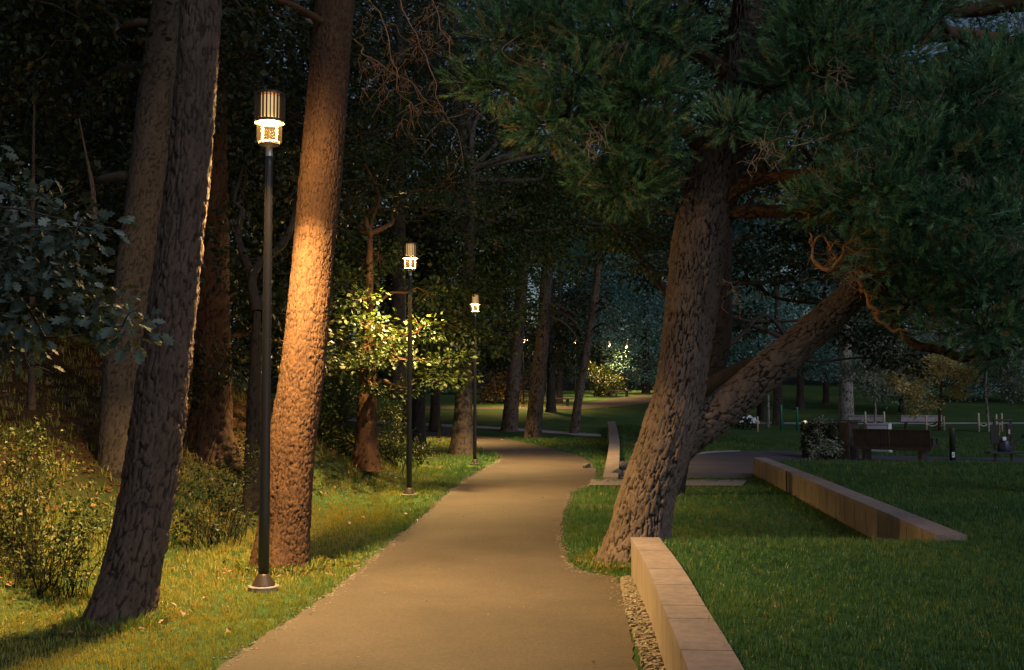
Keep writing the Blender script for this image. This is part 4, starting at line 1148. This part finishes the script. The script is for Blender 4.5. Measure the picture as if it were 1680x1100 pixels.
# ------------------------------------------------------------------ staked young trees
def young(px, py, d, lab, lobes_, mat, stakes, seed, bark='bark_birch'):
    c = P(px, py, d); c[2] = zf(c[0], c[1])
    rg = np.random.default_rng(seed)
    t = thing('young_tree', c, lab, 'tree', 'young staked trees on the far lawn')
    top = c + np.array([rg.normal(0, .1), 0, 6.2])
    mb = MB(); q = wiggle(c - np.array([0, 0, .1]), top, rg, 6, .02)
    V, F, cr = bark_tube(q, np.linspace(.075, .03, 7), .06, .06, .12, .004, seed, .1); mb.add(V, F, None, np.minimum(cr, .99))
    L = [lb(a, b, d + e, r) for a, b, r, e in lobes_]
    fm = MB(); cl = broad_foliage(fm, L, rg, per=34, leaves=40, size=.15, spread=.28, flat=.9)
    limbs(mb, [c + np.array([0, 0, 1.2]), (c + top) / 2, top], L, cl, rg, .022, 40, .006, .12)
    build('trunk', mb, M[bark], t, True); build('crown', fm, M[mat], t)
    # stakes and rope stand round it
    tips = []
    for (sx, h, lb_) in stakes:
        s = P(sx, py, d + rg.uniform(-.4, .4)); s[2] = zf(s[0], s[1])
        o = build('tree_stake', MB().lathe([(.05, -.1), (.05, h - .02), (.04, h)], 10, s), M['stake'], None, True, s)
        tag(o, lb_, 'stake', 'stakes round the young trees')
        tips.append(s + np.array([0, 0, h * .45]))
    rp = MB()
    for s in tips:
        m = (s + c + np.array([0, 0, .45])) / 2 - np.array([0, 0, .16])
        rp.tube([s, m, c + np.array([0, 0, .42])], [.022] * 3, 6, .1)
    o = build('tie_rope', rp, M['rope'], None, True, c)
    tag(o, lab.split(',')[0].replace('young tree', 'tie rope of the young tree'), 'rope')
    return t
young(1541, 706, 58, 'golden leaved young tree right of the bollard benches, warm lamp light put into its leaf colour', [(1520, 610, .8, 0), (1500, 640, .7, 0), (1560, 605, .8, 0), (1590, 612, .7, 0), (1545, 590, .7, 0), (1575, 640, .5, 0), (1500, 670, .4, 0), (1470, 625, .6, 0), (1530, 660, .4, 0)], 'leaf_gold_lamplit',
      [(1520, .8, 'short pale stake left of the golden young tree'), (1549, .75, 'short pale stake right of the golden young tree')], 201, 'bark_red')
young(1622, 708, 56, 'tan leaved young tree at the right edge, behind the watering can stand', [(1640, 590, .8, 0), (1670, 600, .9, 0), (1655, 640, .8, 0), (1620, 570, .7, 0), (1680, 650, .7, 0), (1600, 590, .5, 0)], 'leaf_grey',
      [(1606, .95, 'pale stake left of the tan young tree'), (1635, .9, 'pale stake just right of the tan young tree stem'), (1644, .95, 'pale stake farthest right behind the watering can stand')], 203)
young(1435, 704, 58, 'grey leaved young tree behind the long dark bench', [(1430, 590, .8, 0), (1400, 610, .7, 0), (1460, 600, .8, 0), (1440, 640, .6, 0)], 'leaf_grey',
      [(1420, 1.0, 'tall pale stake left of the grey young tree'), (1451, 1.0, 'tall pale stake right of the grey young tree')], 205)

# ------------------------------------------------------------------ furniture on the right
AX = np.array((10.62 - 9.08, 27.9 - 29.3)); LEN = np.linalg.norm(AX); ANG = math.atan2(AX[1], AX[0])
def bench_thing(name, label, cx, cy, z, ang, length, wood, leg, group=None, arms=True, hb=.84):
    """backrest of vertical boards towards local -y, seat behind it"""
    t = thing(name, (cx, cy, z), label, 'bench', group)
    c, s = math.cos(ang), math.sin(ang)
    def W(x, y, zz): return (cx + c * x - s * y, cy + s * x + c * y, z + zz)
    mb = MB(); n = int(length / .088)
    for k in range(n):
        x = -length / 2 + (k + .5) * length / n
        mb.box(W(x, -.02 + .0, (hb + .32) / 2), (length / n - .010, .026, hb - .32 - .03), ang, R(8), bev=.003, rnd=k / n)
    mb.box(W(0, -.075, hb - .005), (length, .06, .03), ang, bev=.004)
    build('backrest', mb, wood, t)
    mb = MB()
    for k in range(5):
        mb.box(W(0, .09 + k * .095, .43), (length + .04, .085, .04), ang, bev=.005)
    build('seat', mb, wood, t)
    build('seat_rail', MB().box(W(0, .0, .345), (length, .06, .07), ang), leg, t)
    for x in (-length * .36, length * .36):
        build('leg', MB().box(W(x, .16, .19), (.10, .36, .42), ang, bev=.006), leg, t)
    if arms:
        for x in (-length / 2 + .02, length / 2 - .02):
            m = MB(); m.box(W(x, .26, .635), (.05, .46, .035), ang, bev=.004); m.box(W(x, .44, .54), (.045, .045, .16), ang); m.box(W(x, .12, .54), (.045, .045, .16), ang)
            build('armrest', m, leg, t)
    return t
bench_thing('park_bench', 'long dark slatted bench seen from behind, at the end of the raised lawn', 9.85, 28.6, 0, ANG, LEN, M['wood'], M['wood'])
c = P(1512, 701, 63); bench_thing('park_bench', 'pale weathered bench far off beside the golden young tree', c[0], c[1], zf(c[0], c[1]), R(-4), 2.3, M['wood_pale'], M['wood'], 'pale far benches', False, .74)
c = P(1424, 699, 63); bench_thing('park_bench', 'pale weathered bench far off behind the ivy covered bin', c[0], c[1], zf(c[0], c[1]), R(-4), 1.7, M['wood_pale'], M['wood'], 'pale far benches', False, .74)
# backless benches by the far path
for px, py, d, lab in [(915, 664, 66, 'small backless bench on the lit grass right of the middle leaning pine'), (1015, 652, 82, 'small backless bench beside the bend of the far path')]:
    c = P(px, py, d); z = float(zf(c[0], c[1]))
    t = thing('backless_bench', (c[0], c[1], z), lab, 'bench', 'backless benches by the far path')
    build('seat', MB().box((c[0], c[1], z + .45), (1.9, .45, .09), .1, bev=.01), M['wood'], t)
    for s in (-.6, .6): build('leg', MB().box((c[0] + s, c[1] + s * .1, z + .2), (.14, .4, .41), .1), M['metal'], t)

# ivy covered slatted bin
cx, cy = 8.78, 30.0
t = thing('garden_bin', (cx, cy, 0), 'dark slatted wooden bin with a ledge top, left of the long bench', 'bin')
ca, sa = math.cos(ANG), math.sin(ANG)
def WB(x, y, z): return (cx + ca * x - sa * y, cy + sa * x + ca * y, z)
mb = MB()
for k in range(10): mb.box(WB(-.5 + k * .111, -.33, .5), (.095, .03, 1.0), ANG, bev=.003)
for k in range(6): mb.box(WB(.54, -.28 + k * .111, .5), (.03, .095, 1.0), ANG, bev=.003); mb.box(WB(-.54, -.28 + k * .111, .5), (.03, .095, 1.0), ANG, bev=.003)
build('side_board', mb, M['wood'], t)
mb = MB()
for k in range(6): mb.box(WB(0, -.33 + k * .125, 1.05), (1.25, .11, .035), ANG, bev=.004)
build('top_board', mb, M['wood'], t)
for x in (-.56, .56):
    build('corner_post', MB().box(WB(x, -.34, .51), (.07, .07, 1.03), ANG, bev=.004), M['wood'], t)
rg = np.random.default_rng(17)
iv = MB(); n = 2600
u = rg.uniform(-.75, .3, n); v = -.37 - np.abs(rg.normal(0, .05, n)); h = rg.uniform(.02, 1.0, n) * (1 - .25 * np.clip(u, 0, 1))
pos = np.array([WB(a, b, c_) for a, b, c_ in zip(u, v, h)])
scatter(iv, LEAF6[0], LEAF6[1], pos, unit(rg.normal(0, .5, (n, 3)) + np.array([0, -.2, -.7])), unit(rg.normal(0, .4, (n, 3)) + np.array([-.4, -1, .2])), rg.uniform(.05, .11, n), rg.random(n))
o = build('ivy', iv, M['leaf_dark'], None, False, WB(-.3, -.45, 0)); tag(o, 'dark ivy climbing the face of the slatted bin', 'ivy')

cx, cy = P(1437, 700, 34)[:2]
t = thing('utility_cabinet', (cx, cy, 0), 'plain grey lilac cabinet partly hidden behind the long bench', 'cabinet')
build('body', MB().box((cx, cy, .43), (.62, .45, .82), -.15, bev=.008), M['lilac'], t)
build('lid', MB().box((cx, cy, .87), (.68, .50, .05), -.15, bev=.006), M['lilac'], t)
build('corner_post', MB().box((cx + .34, cy - .26, .44), (.10, .06, .90), -.15), M['white'], t)

# bollard
c = Gp(1563, 757)
t = thing('bollard', c, 'dark round bollard between the long bench and the watering can stand', 'bollard')
build('post', MB().lathe([(.075, -.02), (.075, .84), (.068, .87), (.0, .875)], 24, c), M['metal'], t, True)
mk = MB(); mk.box(c + np.array([-.01, -.077, .17]), (.07, .006, .14))
b_ = build('sticker', mk, M['white'], t)
mk = MB(); mk.box(c + np.array([-.01, -.0815, .19]), (.03, .004, .02)); mk.box(c + np.array([-.02, -.0815, .15]), (.03, .004, .02))
build('sticker_mark', mk, M['black'], b_)

# watering can stand
c = Gp(1644, 758)
t = thing('tool_stand', c, 'dark metal stand with two posts and a shelf at the right edge of the lawn', 'stand')
pxm = c[1] / FPX
x0, x1 = (1633 - 1644) * pxm, (1660 - 1644) * pxm
H = (757 - 688) * pxm
for x in (x0, x1): build('post', MB().box(c + np.array([x, 0, H / 2]), (.055, .055, H), bev=.004), M['metal'], t)
build('top_bar', MB().box(c + np.array([(x0 + x1) / 2, 0, H - .02]), (x1 - x0 + .055 + .004, .059, .05), bev=.004), M['metal'], t)
zs = (757 - 740) * pxm
build('shelf', MB().box(c + np.array([(1647 - 1644) * pxm, 0, zs - .03]), (.86, .36, .05), bev=.004), M['metal'], t)
bd = thing('notice_board', c + np.array([(1633 - 1644) * pxm, -.05, zs + .2]), 'dark flat board hung on the left post of the stand', 'board')
build('panel', MB().box(c + np.array([(1632 - 1644) * pxm, -.06, (757 - 712) * pxm]), (.24, .04, .50), bev=.006), M['black'], bd)
build('edge_strap', MB().tube([c + np.array([(1638.5 - 1644) * pxm, -.085, (757 - 693) * pxm]), c + np.array([(1639.5 - 1644) * pxm, -.085, (757 - 705) * pxm]), c + np.array([(1638 - 1644) * pxm, -.085, (757 - 714) * pxm])], [.010] * 3, 6), M['yellow'], bd)
lk = thing('lock_box', c + np.array([x1, -.06, (757 - 700) * pxm]), 'dark lock box with a pale tag on the right post of the stand', 'box')
build('body', MB().box(c + np.array([x1 - .06, -.06, (757 - 706) * pxm]), (.16, .06, .34), bev=.01), M['black'], lk)
build('tag_plate', MB().box(c + np.array([x1 - .09, -.093, (757 - 708) * pxm]), (.05, .006, .12)), M['steel'], lk)
wc = thing('watering_can', c + np.array([.05, -.02, zs]), 'dark blue watering can with a long spout standing on the shelf', 'watering can')
o3 = c + np.array([.05, -.02, zs])
build('body', MB().lathe([(.16, 0), (.165, .02), (.155, .26), (.13, .29), (.07, .30)], 28, o3), M['navy'], wc, True)
build('handle', MB().tube([o3 + np.array(q) for q in [(-.14, 0, .05), (-.24, 0, .10), (-.26, 0, .24), (-.20, 0, .33), (-.05, 0, .32)]], [.016] * 5, 8, .03), M['navy'], wc, True)
sp = build('spout', MB().tube([o3 + np.array(q) for q in [(.13, 0, .06), (.25, 0, .16), (.38, 0, .30), (.46, 0, .36)]], [.05, .035, .024, .022], 10, .03), M['navy'], wc, True)
build('rose', MB().tube([o3 + np.array(q) for q in [(.455, 0, .355), (.52, 0, .41)]], [.024, .06], 14, .03), M['navy'], sp, True)
build('filler_cap', MB().box(o3 + np.array((-.03, -.1, .33)), (.09, .05, .10), bev=.01), M['white'], wc)

# small things far off
for px, h, lab in [(1282, 1.3, 'green post left of the small garden light'), (1308, 1.2, 'green post just left of the glowing garden light')]:
    c = P(px, 696, 58); c[2] = zf(c[0], c[1])
    tag(build('garden_post', MB().lathe([(.06, -.1), (.06, h), (.05, h + .03), (0, h + .04)], 14, c), M['green'], None, True, c), lab, 'post', 'green garden posts')
for px, h, lab in [(1243, .75, 'low grey stake by the white flowering shrub'), (1330, .45, 'low white stake at the end of the far garden path')]:
    c = P(px, 697, 56); c[2] = zf(c[0], c[1])
    tag(build('garden_stake', MB().lathe([(.04, -.1), (.04, h), (.03, h + .02), (0, h + .03)], 10, c), M['stake'], None, True, c), lab, 'stake', 'low garden stakes')
c = P(1321, 697, 62); c[2] = zf(c[0], c[1])
t = thing('garden_light', c, 'small glowing garden light by the dark trunk', 'lamp')
build('post', MB().lathe([(.03, -.1), (.03, .28)], 12, c), M['metal'], t)
build('globe', MB().lathe([(.03, .28), (.09, .30), (.11, .36), (.09, .43), (.02, .46)], 16, c), m_emit('garden light', (1, .8, .45), .35), t, True)

# ------------------------------------------------------------------ shrubs
def shrub(name, label, spots, rg_seed, mat, per, leaves, size, tmpl=LEAF4, spread=.18, stems=30, base=None, tw=.004, cat='shrub', group=None, flat=.8, tips=0, wood='bark_dark'):
    rg = np.random.default_rng(rg_seed)
    L = [(np.array(p, float), r, fz) for p, r, fz in spots]
    b = np.array(base if base is not None else L[0][0], float).copy(); b[2] = float(surf(b[0], b[1]))
    t = thing(name, b, label, cat, group)
    fm = MB(); cl = broad_foliage(fm, L, rg, per=per, leaves=leaves, size=size, tmpl=tmpl, spread=spread, flat=flat)
    wd = MB()
    for k in rg.choice(len(cl), min(stems, len(cl)), replace=False):
        s = b + np.array([rg.normal(0, .18), rg.normal(0, .18), 0]); s[0] = .5 * s[0] + .5 * cl[k][0]; s[1] = .5 * s[1] + .5 * cl[k][1]; s[2] = float(surf(s[0], s[1])) - .03
        q = wiggle(s, cl[k], rg, 4, .12, .08)
        wd.tube(q, np.linspace(tw * 1.5, tw * .5, 5), 5, .12)
        if tips and rg.random() < tips:
            e = cl[k] + np.array([rg.normal(0, .2), rg.normal(0, .12), rg.uniform(.05, .3)])
            wd.tube([cl[k], (cl[k] + e) / 2 + rg.normal(0, .03, 3), e], [tw * .6, tw * .5, tw * .3], 4, .1)
            m = 14; s_ = rg.random(m)[:, None]
            scatter(fm, tmpl[0], tmpl[1], cl[k] * (1 - s_) + e * s_, unit(rg.normal(0, 1, (m, 3)) + np.array([0, 0, .4])), unit(rg.normal(0, .6, (m, 3)) + np.array([0, 0, 1])), np.full(m, size), rg.random(m))
    build('foliage', fm, M[mat], t)
    build('stem', wd, M[wood], t, True)
    return t

shrub('shrub', 'lit small leaved shrub with arching twigs left of the nearest leaning pine',
      [(P(60, 800, 9.2), .35, .9), (P(115, 850, 9.0), .32, .9), (P(30, 880, 9.0), .38, .8), (P(150, 870, 8.9), .25, .9), (P(20, 740, 9.6), .3, .9), (P(100, 930, 8.8), .28, .7), (P(-60, 850, 9.2), .45, .9), (P(60, 740, 9.4), .2, 1.0)], 401, 'leaf', 105, 30, .036, LEAF4, .15, 130, P(60, 950, 9.0), .003, tips=.7)
shrub('shrub', 'dark undergrowth between the two near trunks on the bank', [(P(330, 790, 12.5), .35, .7), (P(370, 840, 12), .3, .7), (P(400, 770, 13.2), .35, .7), (P(310, 860, 11.6), .28, .6)], 403, 'leaf_dark', 70, 30, .05, LEAF4, .18, 60, P(350, 850, 12.3), tips=.3)
shrub('shrub', 'bushy dark shrub on the bank left of the flaring trunk', [(P(285, 640, 15.5), .5, .7), (P(310, 560, 16), .5, .8), (P(260, 720, 15), .45, .7), (P(385, 600, 15.6), .4, .9)], 405, 'leaf_dark', 50, 34, .07, LEAF4, .22, 40, P(280, 760, 15.3))
shrub('shrub', 'yellow green lit shrub at the foot of the second lamp, beside the mound', [(P(640, 690, 25), .4, 1.0), (P(650, 730, 24), .45, .8), (P(680, 740, 23), .3, .8), (P(625, 740, 24), .4, .8), (P(636, 660, 25), .2, 1.2)], 407, 'leaf', 80, 36, .065, LEAF4, .2, 60, P(650, 765, 24), tips=.4)
shrub('shrub', 'dark leafy shrub on the bank between the orange pine and the mound', [(P(550, 680, 21), .6, .8), (P(540, 620, 22), .7, .8), (P(570, 720, 20.5), .4, .7), (P(520, 700, 21), .6, .8)], 409, 'leaf', 60, 40, .075, LEAF4, .25, 50, P(550, 740, 21))
shrub('shrub', 'pale rusty shrub behind the leaning pines near the far lit lawn', [(P(820, 640, 70), .9, 1.0), (P(835, 625, 71), .8, 1.0), (P(850, 645, 70), .8, 1.0), (P(805, 650, 70), .6, .8)], 411, 'leaf_rust', 16, 50, .18, LEAF4, .4, 20, P(830, 662, 70), .02)
shrub('shrub', 'leafy lit shrub around the foot of the lamp at the far bend', [(P(985, 625, 83), 1.0, .9), (P(1005, 632, 84), .8, .9), (P(970, 615, 84), .8, .9), (P(990, 645, 83), .8, .7)], 413, 'leaf', 14, 46, .2, LEAF4, .4, 20, P(990, 652, 83), .02)
shrub('shrub', 'leafy shrub growing on the left side of the slatted bin', [(P(1343, 720, 29.5), .26, 1.1), (P(1338, 742, 29), .24, .8), (P(1352, 700, 29.6), .22, 1.0), (P(1365, 735, 28.9), .25, 1.0)], 415, 'leaf_grey', 90, 30, .06, LEAF6, .16, 50, P(1345, 757, 29.2), tips=.4)
def add_flowers(t, spots, n, size, seed):
    rg = np.random.default_rng(seed); mb = MB()
    for p, r, fz in spots:
        d = rand_dirs(rg, n); d[:, 2] = np.abs(d[:, 2]); d[:, 1] = -np.abs(d[:, 1])
        pos = p + d * r * np.array([1, 1, fz]) * rg.uniform(.9, 1.1, (n, 1))
        for k in range(4):
            a = k * np.pi / 2 + rg.uniform(0, .5, n)
            axx = np.stack([np.cos(a), -.2 * np.ones(n), np.sin(a)], 1)
            scatter(mb, LEAF4[0] * np.array([1.4, 1, 1]), LEAF4[1], pos, axx, np.tile([0, -1., .5], (n, 1)), np.full(n, size) * rg.uniform(.7, 1.2, n), rg.random(n))
    build('blossom', mb, M['flower'], t)
sp_ = [(P(1205, 690, 59), .40, .9), (P(1225, 692, 59), .45, .9), (P(1238, 694, 59), .25, .7), (P(1195, 684, 60), .3, .8)]
t = shrub('flowering_shrub', 'white flowering shrub on the lawn under the low pine limb', sp_, 417, 'leaf_dark', 40, 30, .12, LEAF4, .22, 20, P(1215, 697, 59), .01)
add_flowers(t, sp_, 16, .065, 5)
sp_ = []
for px in np.arange(1285, 1425, 14):
    p = top_pt(px, 748 + (px % 3), .36); sp_.append((np.array([p[0], p[1], float(surf(p[0], p[1])) + .05]), .16, .6))
t = shrub('flower_bed', 'low strip of small white flowers along the lawn edge below the ivy bin', sp_, 419, 'leaf_dark', 90, 20, .05, LEAF4, .12, 10, sp_[4][0], cat='flowers')
add_flowers(t, sp_, 10, .022, 6)

# ------------------------------------------------------------------ grass and fallen leaves
def blades(nb, h, seed, lean=.5, w=.045):
    rg = np.random.default_rng(seed); V, F = [], []
    for k in range(nb):
        a = rg.uniform(0, 2 * np.pi); l = h * rg.uniform(.55, 1.1); dx, dy = rg.normal(0, .35, 2)
        ln = lean * rg.uniform(.2, 1.0); c, s = math.cos(a), math.sin(a); wx, wz = -s * w, c * w
        i = len(V)
        V += [(dx - wx, 0, dy - wz), (dx + wx, 0, dy + wz), (dx + c * ln * l * .35 + wx * .7, l * .6, dy + s * ln * l * .35 + wz * .7), (dx + c * ln * l * .35 - wx * .7, l * .6, dy + s * ln * l * .35 - wz * .7), (dx + c * ln * l, l * .95, dy + s * ln * l)]
        F += [(i, i + 1, i + 2), (i, i + 2, i + 3), (i + 3, i + 2, i + 4)]
    return np.array(V), np.array(F)
BL = [blades(8, 1.0, k) for k in range(3)]

def sample(rg, dens, y0, y1, extra=1.2):
    n = int(dens * (y1 - y0) * (y1 + y0) * .5 * .98 + dens * 2 * extra * (y1 - y0))
    y = rg.uniform(y0, y1, n * 2); x = rg.uniform(-1, 1, n * 2) * (y1 * .49 + extra)
    k = np.abs(x) < y * .49 + extra
    return x[k][:n], y[k][:n]

mb = MB()
rg = np.random.default_rng(500)
for (y0, y1, dens, sz) in [(4.2, 7.5, 520, .05), (7.5, 11, 420, .052), (11, 16, 230, .06), (16, 26, 80, .075), (26, 46, 17, .12)]:
    x, y = sample(rg, dens, y0, y1)
    ok = ~inside(main_poly, x, y) & ~inside(side_poly, x, y)
    w1x = np.interp(y, W1[:, 1], W1[:, 0])
    ok &= ~((y < 10.1) & (x > w1x - .34) & (x < w1x + .24))
    w2x = np.interp(y, W2[:, 1], W2[:, 0]); ok &= ~((y > Y0) & (y < 24.4) & (np.abs(x - w2x - .13) < .17))
    w3 = wall3_x(y); ok &= ~((y > 22) & (y < 46) & (x > w3 - .05) & (x < w3 + .4))
    dl = np.interp(y, FOOT_Y, FOOT_X) - x
    ok &= ~((dl > .6) & (y < 30) & (rg.random(len(x)) < .88))
    ok &= ~((y > 20.4) & (y < 21.6) & (x > 1.4) & (x < 4.8))
    x, y, dl = x[ok], y[ok], dl[ok]
    z = surf(x, y)
    n = len(x)
    patch = np.sin(x * 1.3 + 1.7 * np.sin(y * .9)) * np.sin(y * 1.1 + np.sin(x * 2.1))
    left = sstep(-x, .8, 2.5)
    tone = np.clip(.31 + .13 * patch + .62 * left * (1 - .5 * sstep(y, 14, 30)) + rg.normal(0, .14, n), 0, 1)  # lamp light on the left verge put into the blades as yellow
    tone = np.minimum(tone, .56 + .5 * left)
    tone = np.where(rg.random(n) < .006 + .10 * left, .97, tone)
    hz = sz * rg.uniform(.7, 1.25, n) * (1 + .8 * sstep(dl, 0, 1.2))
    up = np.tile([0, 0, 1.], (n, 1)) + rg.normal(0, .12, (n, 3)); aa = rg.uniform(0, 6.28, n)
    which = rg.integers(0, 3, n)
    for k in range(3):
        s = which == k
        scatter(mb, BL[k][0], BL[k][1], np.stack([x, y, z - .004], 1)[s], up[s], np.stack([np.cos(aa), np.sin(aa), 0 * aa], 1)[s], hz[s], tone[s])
for bx, by, br in [(-2.86, 8.0, .26), (-2.2, 10.5, .30), (1.15, 10.9, .42), (-1.45, 31.6, .4), (-2.67, 20, .3)]:
    n = 260; a = rg.uniform(0, 6.28, n); r = br + np.abs(rg.normal(0, .07, n))
    x, y = bx + r * np.cos(a), by + r * np.sin(a); ok = ~inside(main_poly, x, y); x, y, a = x[ok], y[ok], a[ok]; n = len(x)
    scatter(mb, BL[0][0], BL[0][1], np.stack([x, y, surf(x, y) - .005], 1), np.tile([0, 0, 1.], (n, 1)) + rg.normal(0, .2, (n, 3)), np.stack([np.cos(a), np.sin(a), 0 * a], 1), rg.uniform(.05, .13, n), np.clip(rg.normal(.6, .2, n), 0, 1))
tag(build('grass', mb, M['grass']), 'short mown grass of the lawns and path verges', 'grass', kind='stuff')

# dry grass on the bank
mb = MB(); rg = np.random.default_rng(510)
for (y0, y1, dens, sz) in [(7, 13, 26, .09), (13, 24, 18, .12)]:
    x, y = sample(rg, dens, y0, y1)
    dl = np.interp(y, FOOT_Y, FOOT_X) - x
    ok = (dl > .3) & (dl < 3.5) & (np.sin(x * 2.1 + y) + np.sin(y * 1.7 - x) > -.4)
    x, y = x[ok], y[ok]; n = len(x); aa = rg.uniform(0, 6.28, n)
    scatter(mb, BL[1][0] * np.array([.8, 1, .8]), BL[1][1], np.stack([x, y, zf(x, y) - .01], 1), np.tile([0, 0, 1.], (n, 1)) + rg.normal(0, .25, (n, 3)), np.stack([np.cos(aa), np.sin(aa), 0 * aa], 1), sz * rg.uniform(.5, 1.3, n), rg.random(n))
tag(build('dry_grass', mb, M['straw']), 'tufts of dry long grass on the bank', 'grass', kind='stuff')

mb = MB(); rg = np.random.default_rng(520)
for (y0, y1, dens, sz) in [(5, 12, 130, .05), (12, 24, 90, .075)]:
    x, y = sample(rg, dens, y0, y1)
    dl = np.interp(y, FOOT_Y, FOOT_X) - x
    ok = (dl > .1) | ((rg.random(len(x)) < .012) & ~inside(main_poly, x, y) & (x < 0))
    x, y = x[ok], y[ok]; n = len(x)
    scatter(mb, LEAF4[0], LEAF4[1], np.stack([x, y, zf(x, y) + rg.uniform(.005, .04, n)], 1), unit(rg.normal(0, 1, (n, 3)) * np.array([1, 1, .3])), unit(rg.normal(0, .35, (n, 3)) + np.array([0, 0, 1])), sz * rg.uniform(.6, 1.3, n), rg.random(n))
for bx, by, br, n in [(-2.86, 8.0, .30, 220), (-2.2, 10.5, .32, 240), (1.15, 10.9, .46, 320), (-4.7, 13, .4, 200), (-4.4, 16, .5, 200), (-2.67, 20, .35, 160)]:
    a = rg.uniform(0, 6.28, n); r = br + np.abs(rg.normal(0, .22, n)); x, y = bx + r * np.cos(a), by + r * np.sin(a)
    ok = ~inside(main_poly, x, y) & ~((x > .95) & (y < 10.3)); x, y = x[ok], y[ok]; n = len(x)
    scatter(mb, LEAF4[0] * np.array([.6, 1, 1]), LEAF4[1], np.stack([x, y, zf(x, y) + rg.uniform(.01, .05, n)], 1), unit(rg.normal(0, 1, (n, 3)) * np.array([1, 1, .4])), unit(rg.normal(0, .4, (n, 3)) + np.array([0, 0, 1])), rg.uniform(.03, .07, n), rg.random(n) * .7)
x, y = sample(rg, 5.0, 5, 18)
ok = (x > 1.5) & ~inside(main_poly, x, y); x, y = x[ok], y[ok]; n = len(x)
scatter(mb, LEAF4[0], LEAF4[1], np.stack([x, y, surf(x, y) + .045], 1), unit(rg.normal(0, 1, (n, 3)) * np.array([1, 1, .3])), unit(rg.normal(0, .4, (n, 3)) + np.array([0, 0, 1])), rg.uniform(.012, .04, n), rg.random(n) * .6)
x, y = sample(rg, 6.0, 5, 22)
ok = inside(main_poly, x, y); x, y = x[ok], y[ok]; n = len(x)
scatter(mb, LEAF4[0], LEAF4[1], np.stack([x, y, zf(x, y) + .012], 1), unit(rg.normal(0, 1, (n, 3)) * np.array([1, 1, .1])), unit(rg.normal(0, .2, (n, 3)) + np.array([0, 0, 1])), rg.uniform(.012, .035, n), rg.random(n) * .6)
tag(build('leaf_litter', mb, M['litter']), 'brown fallen leaves covering the wooded bank', 'leaves', kind='stuff')
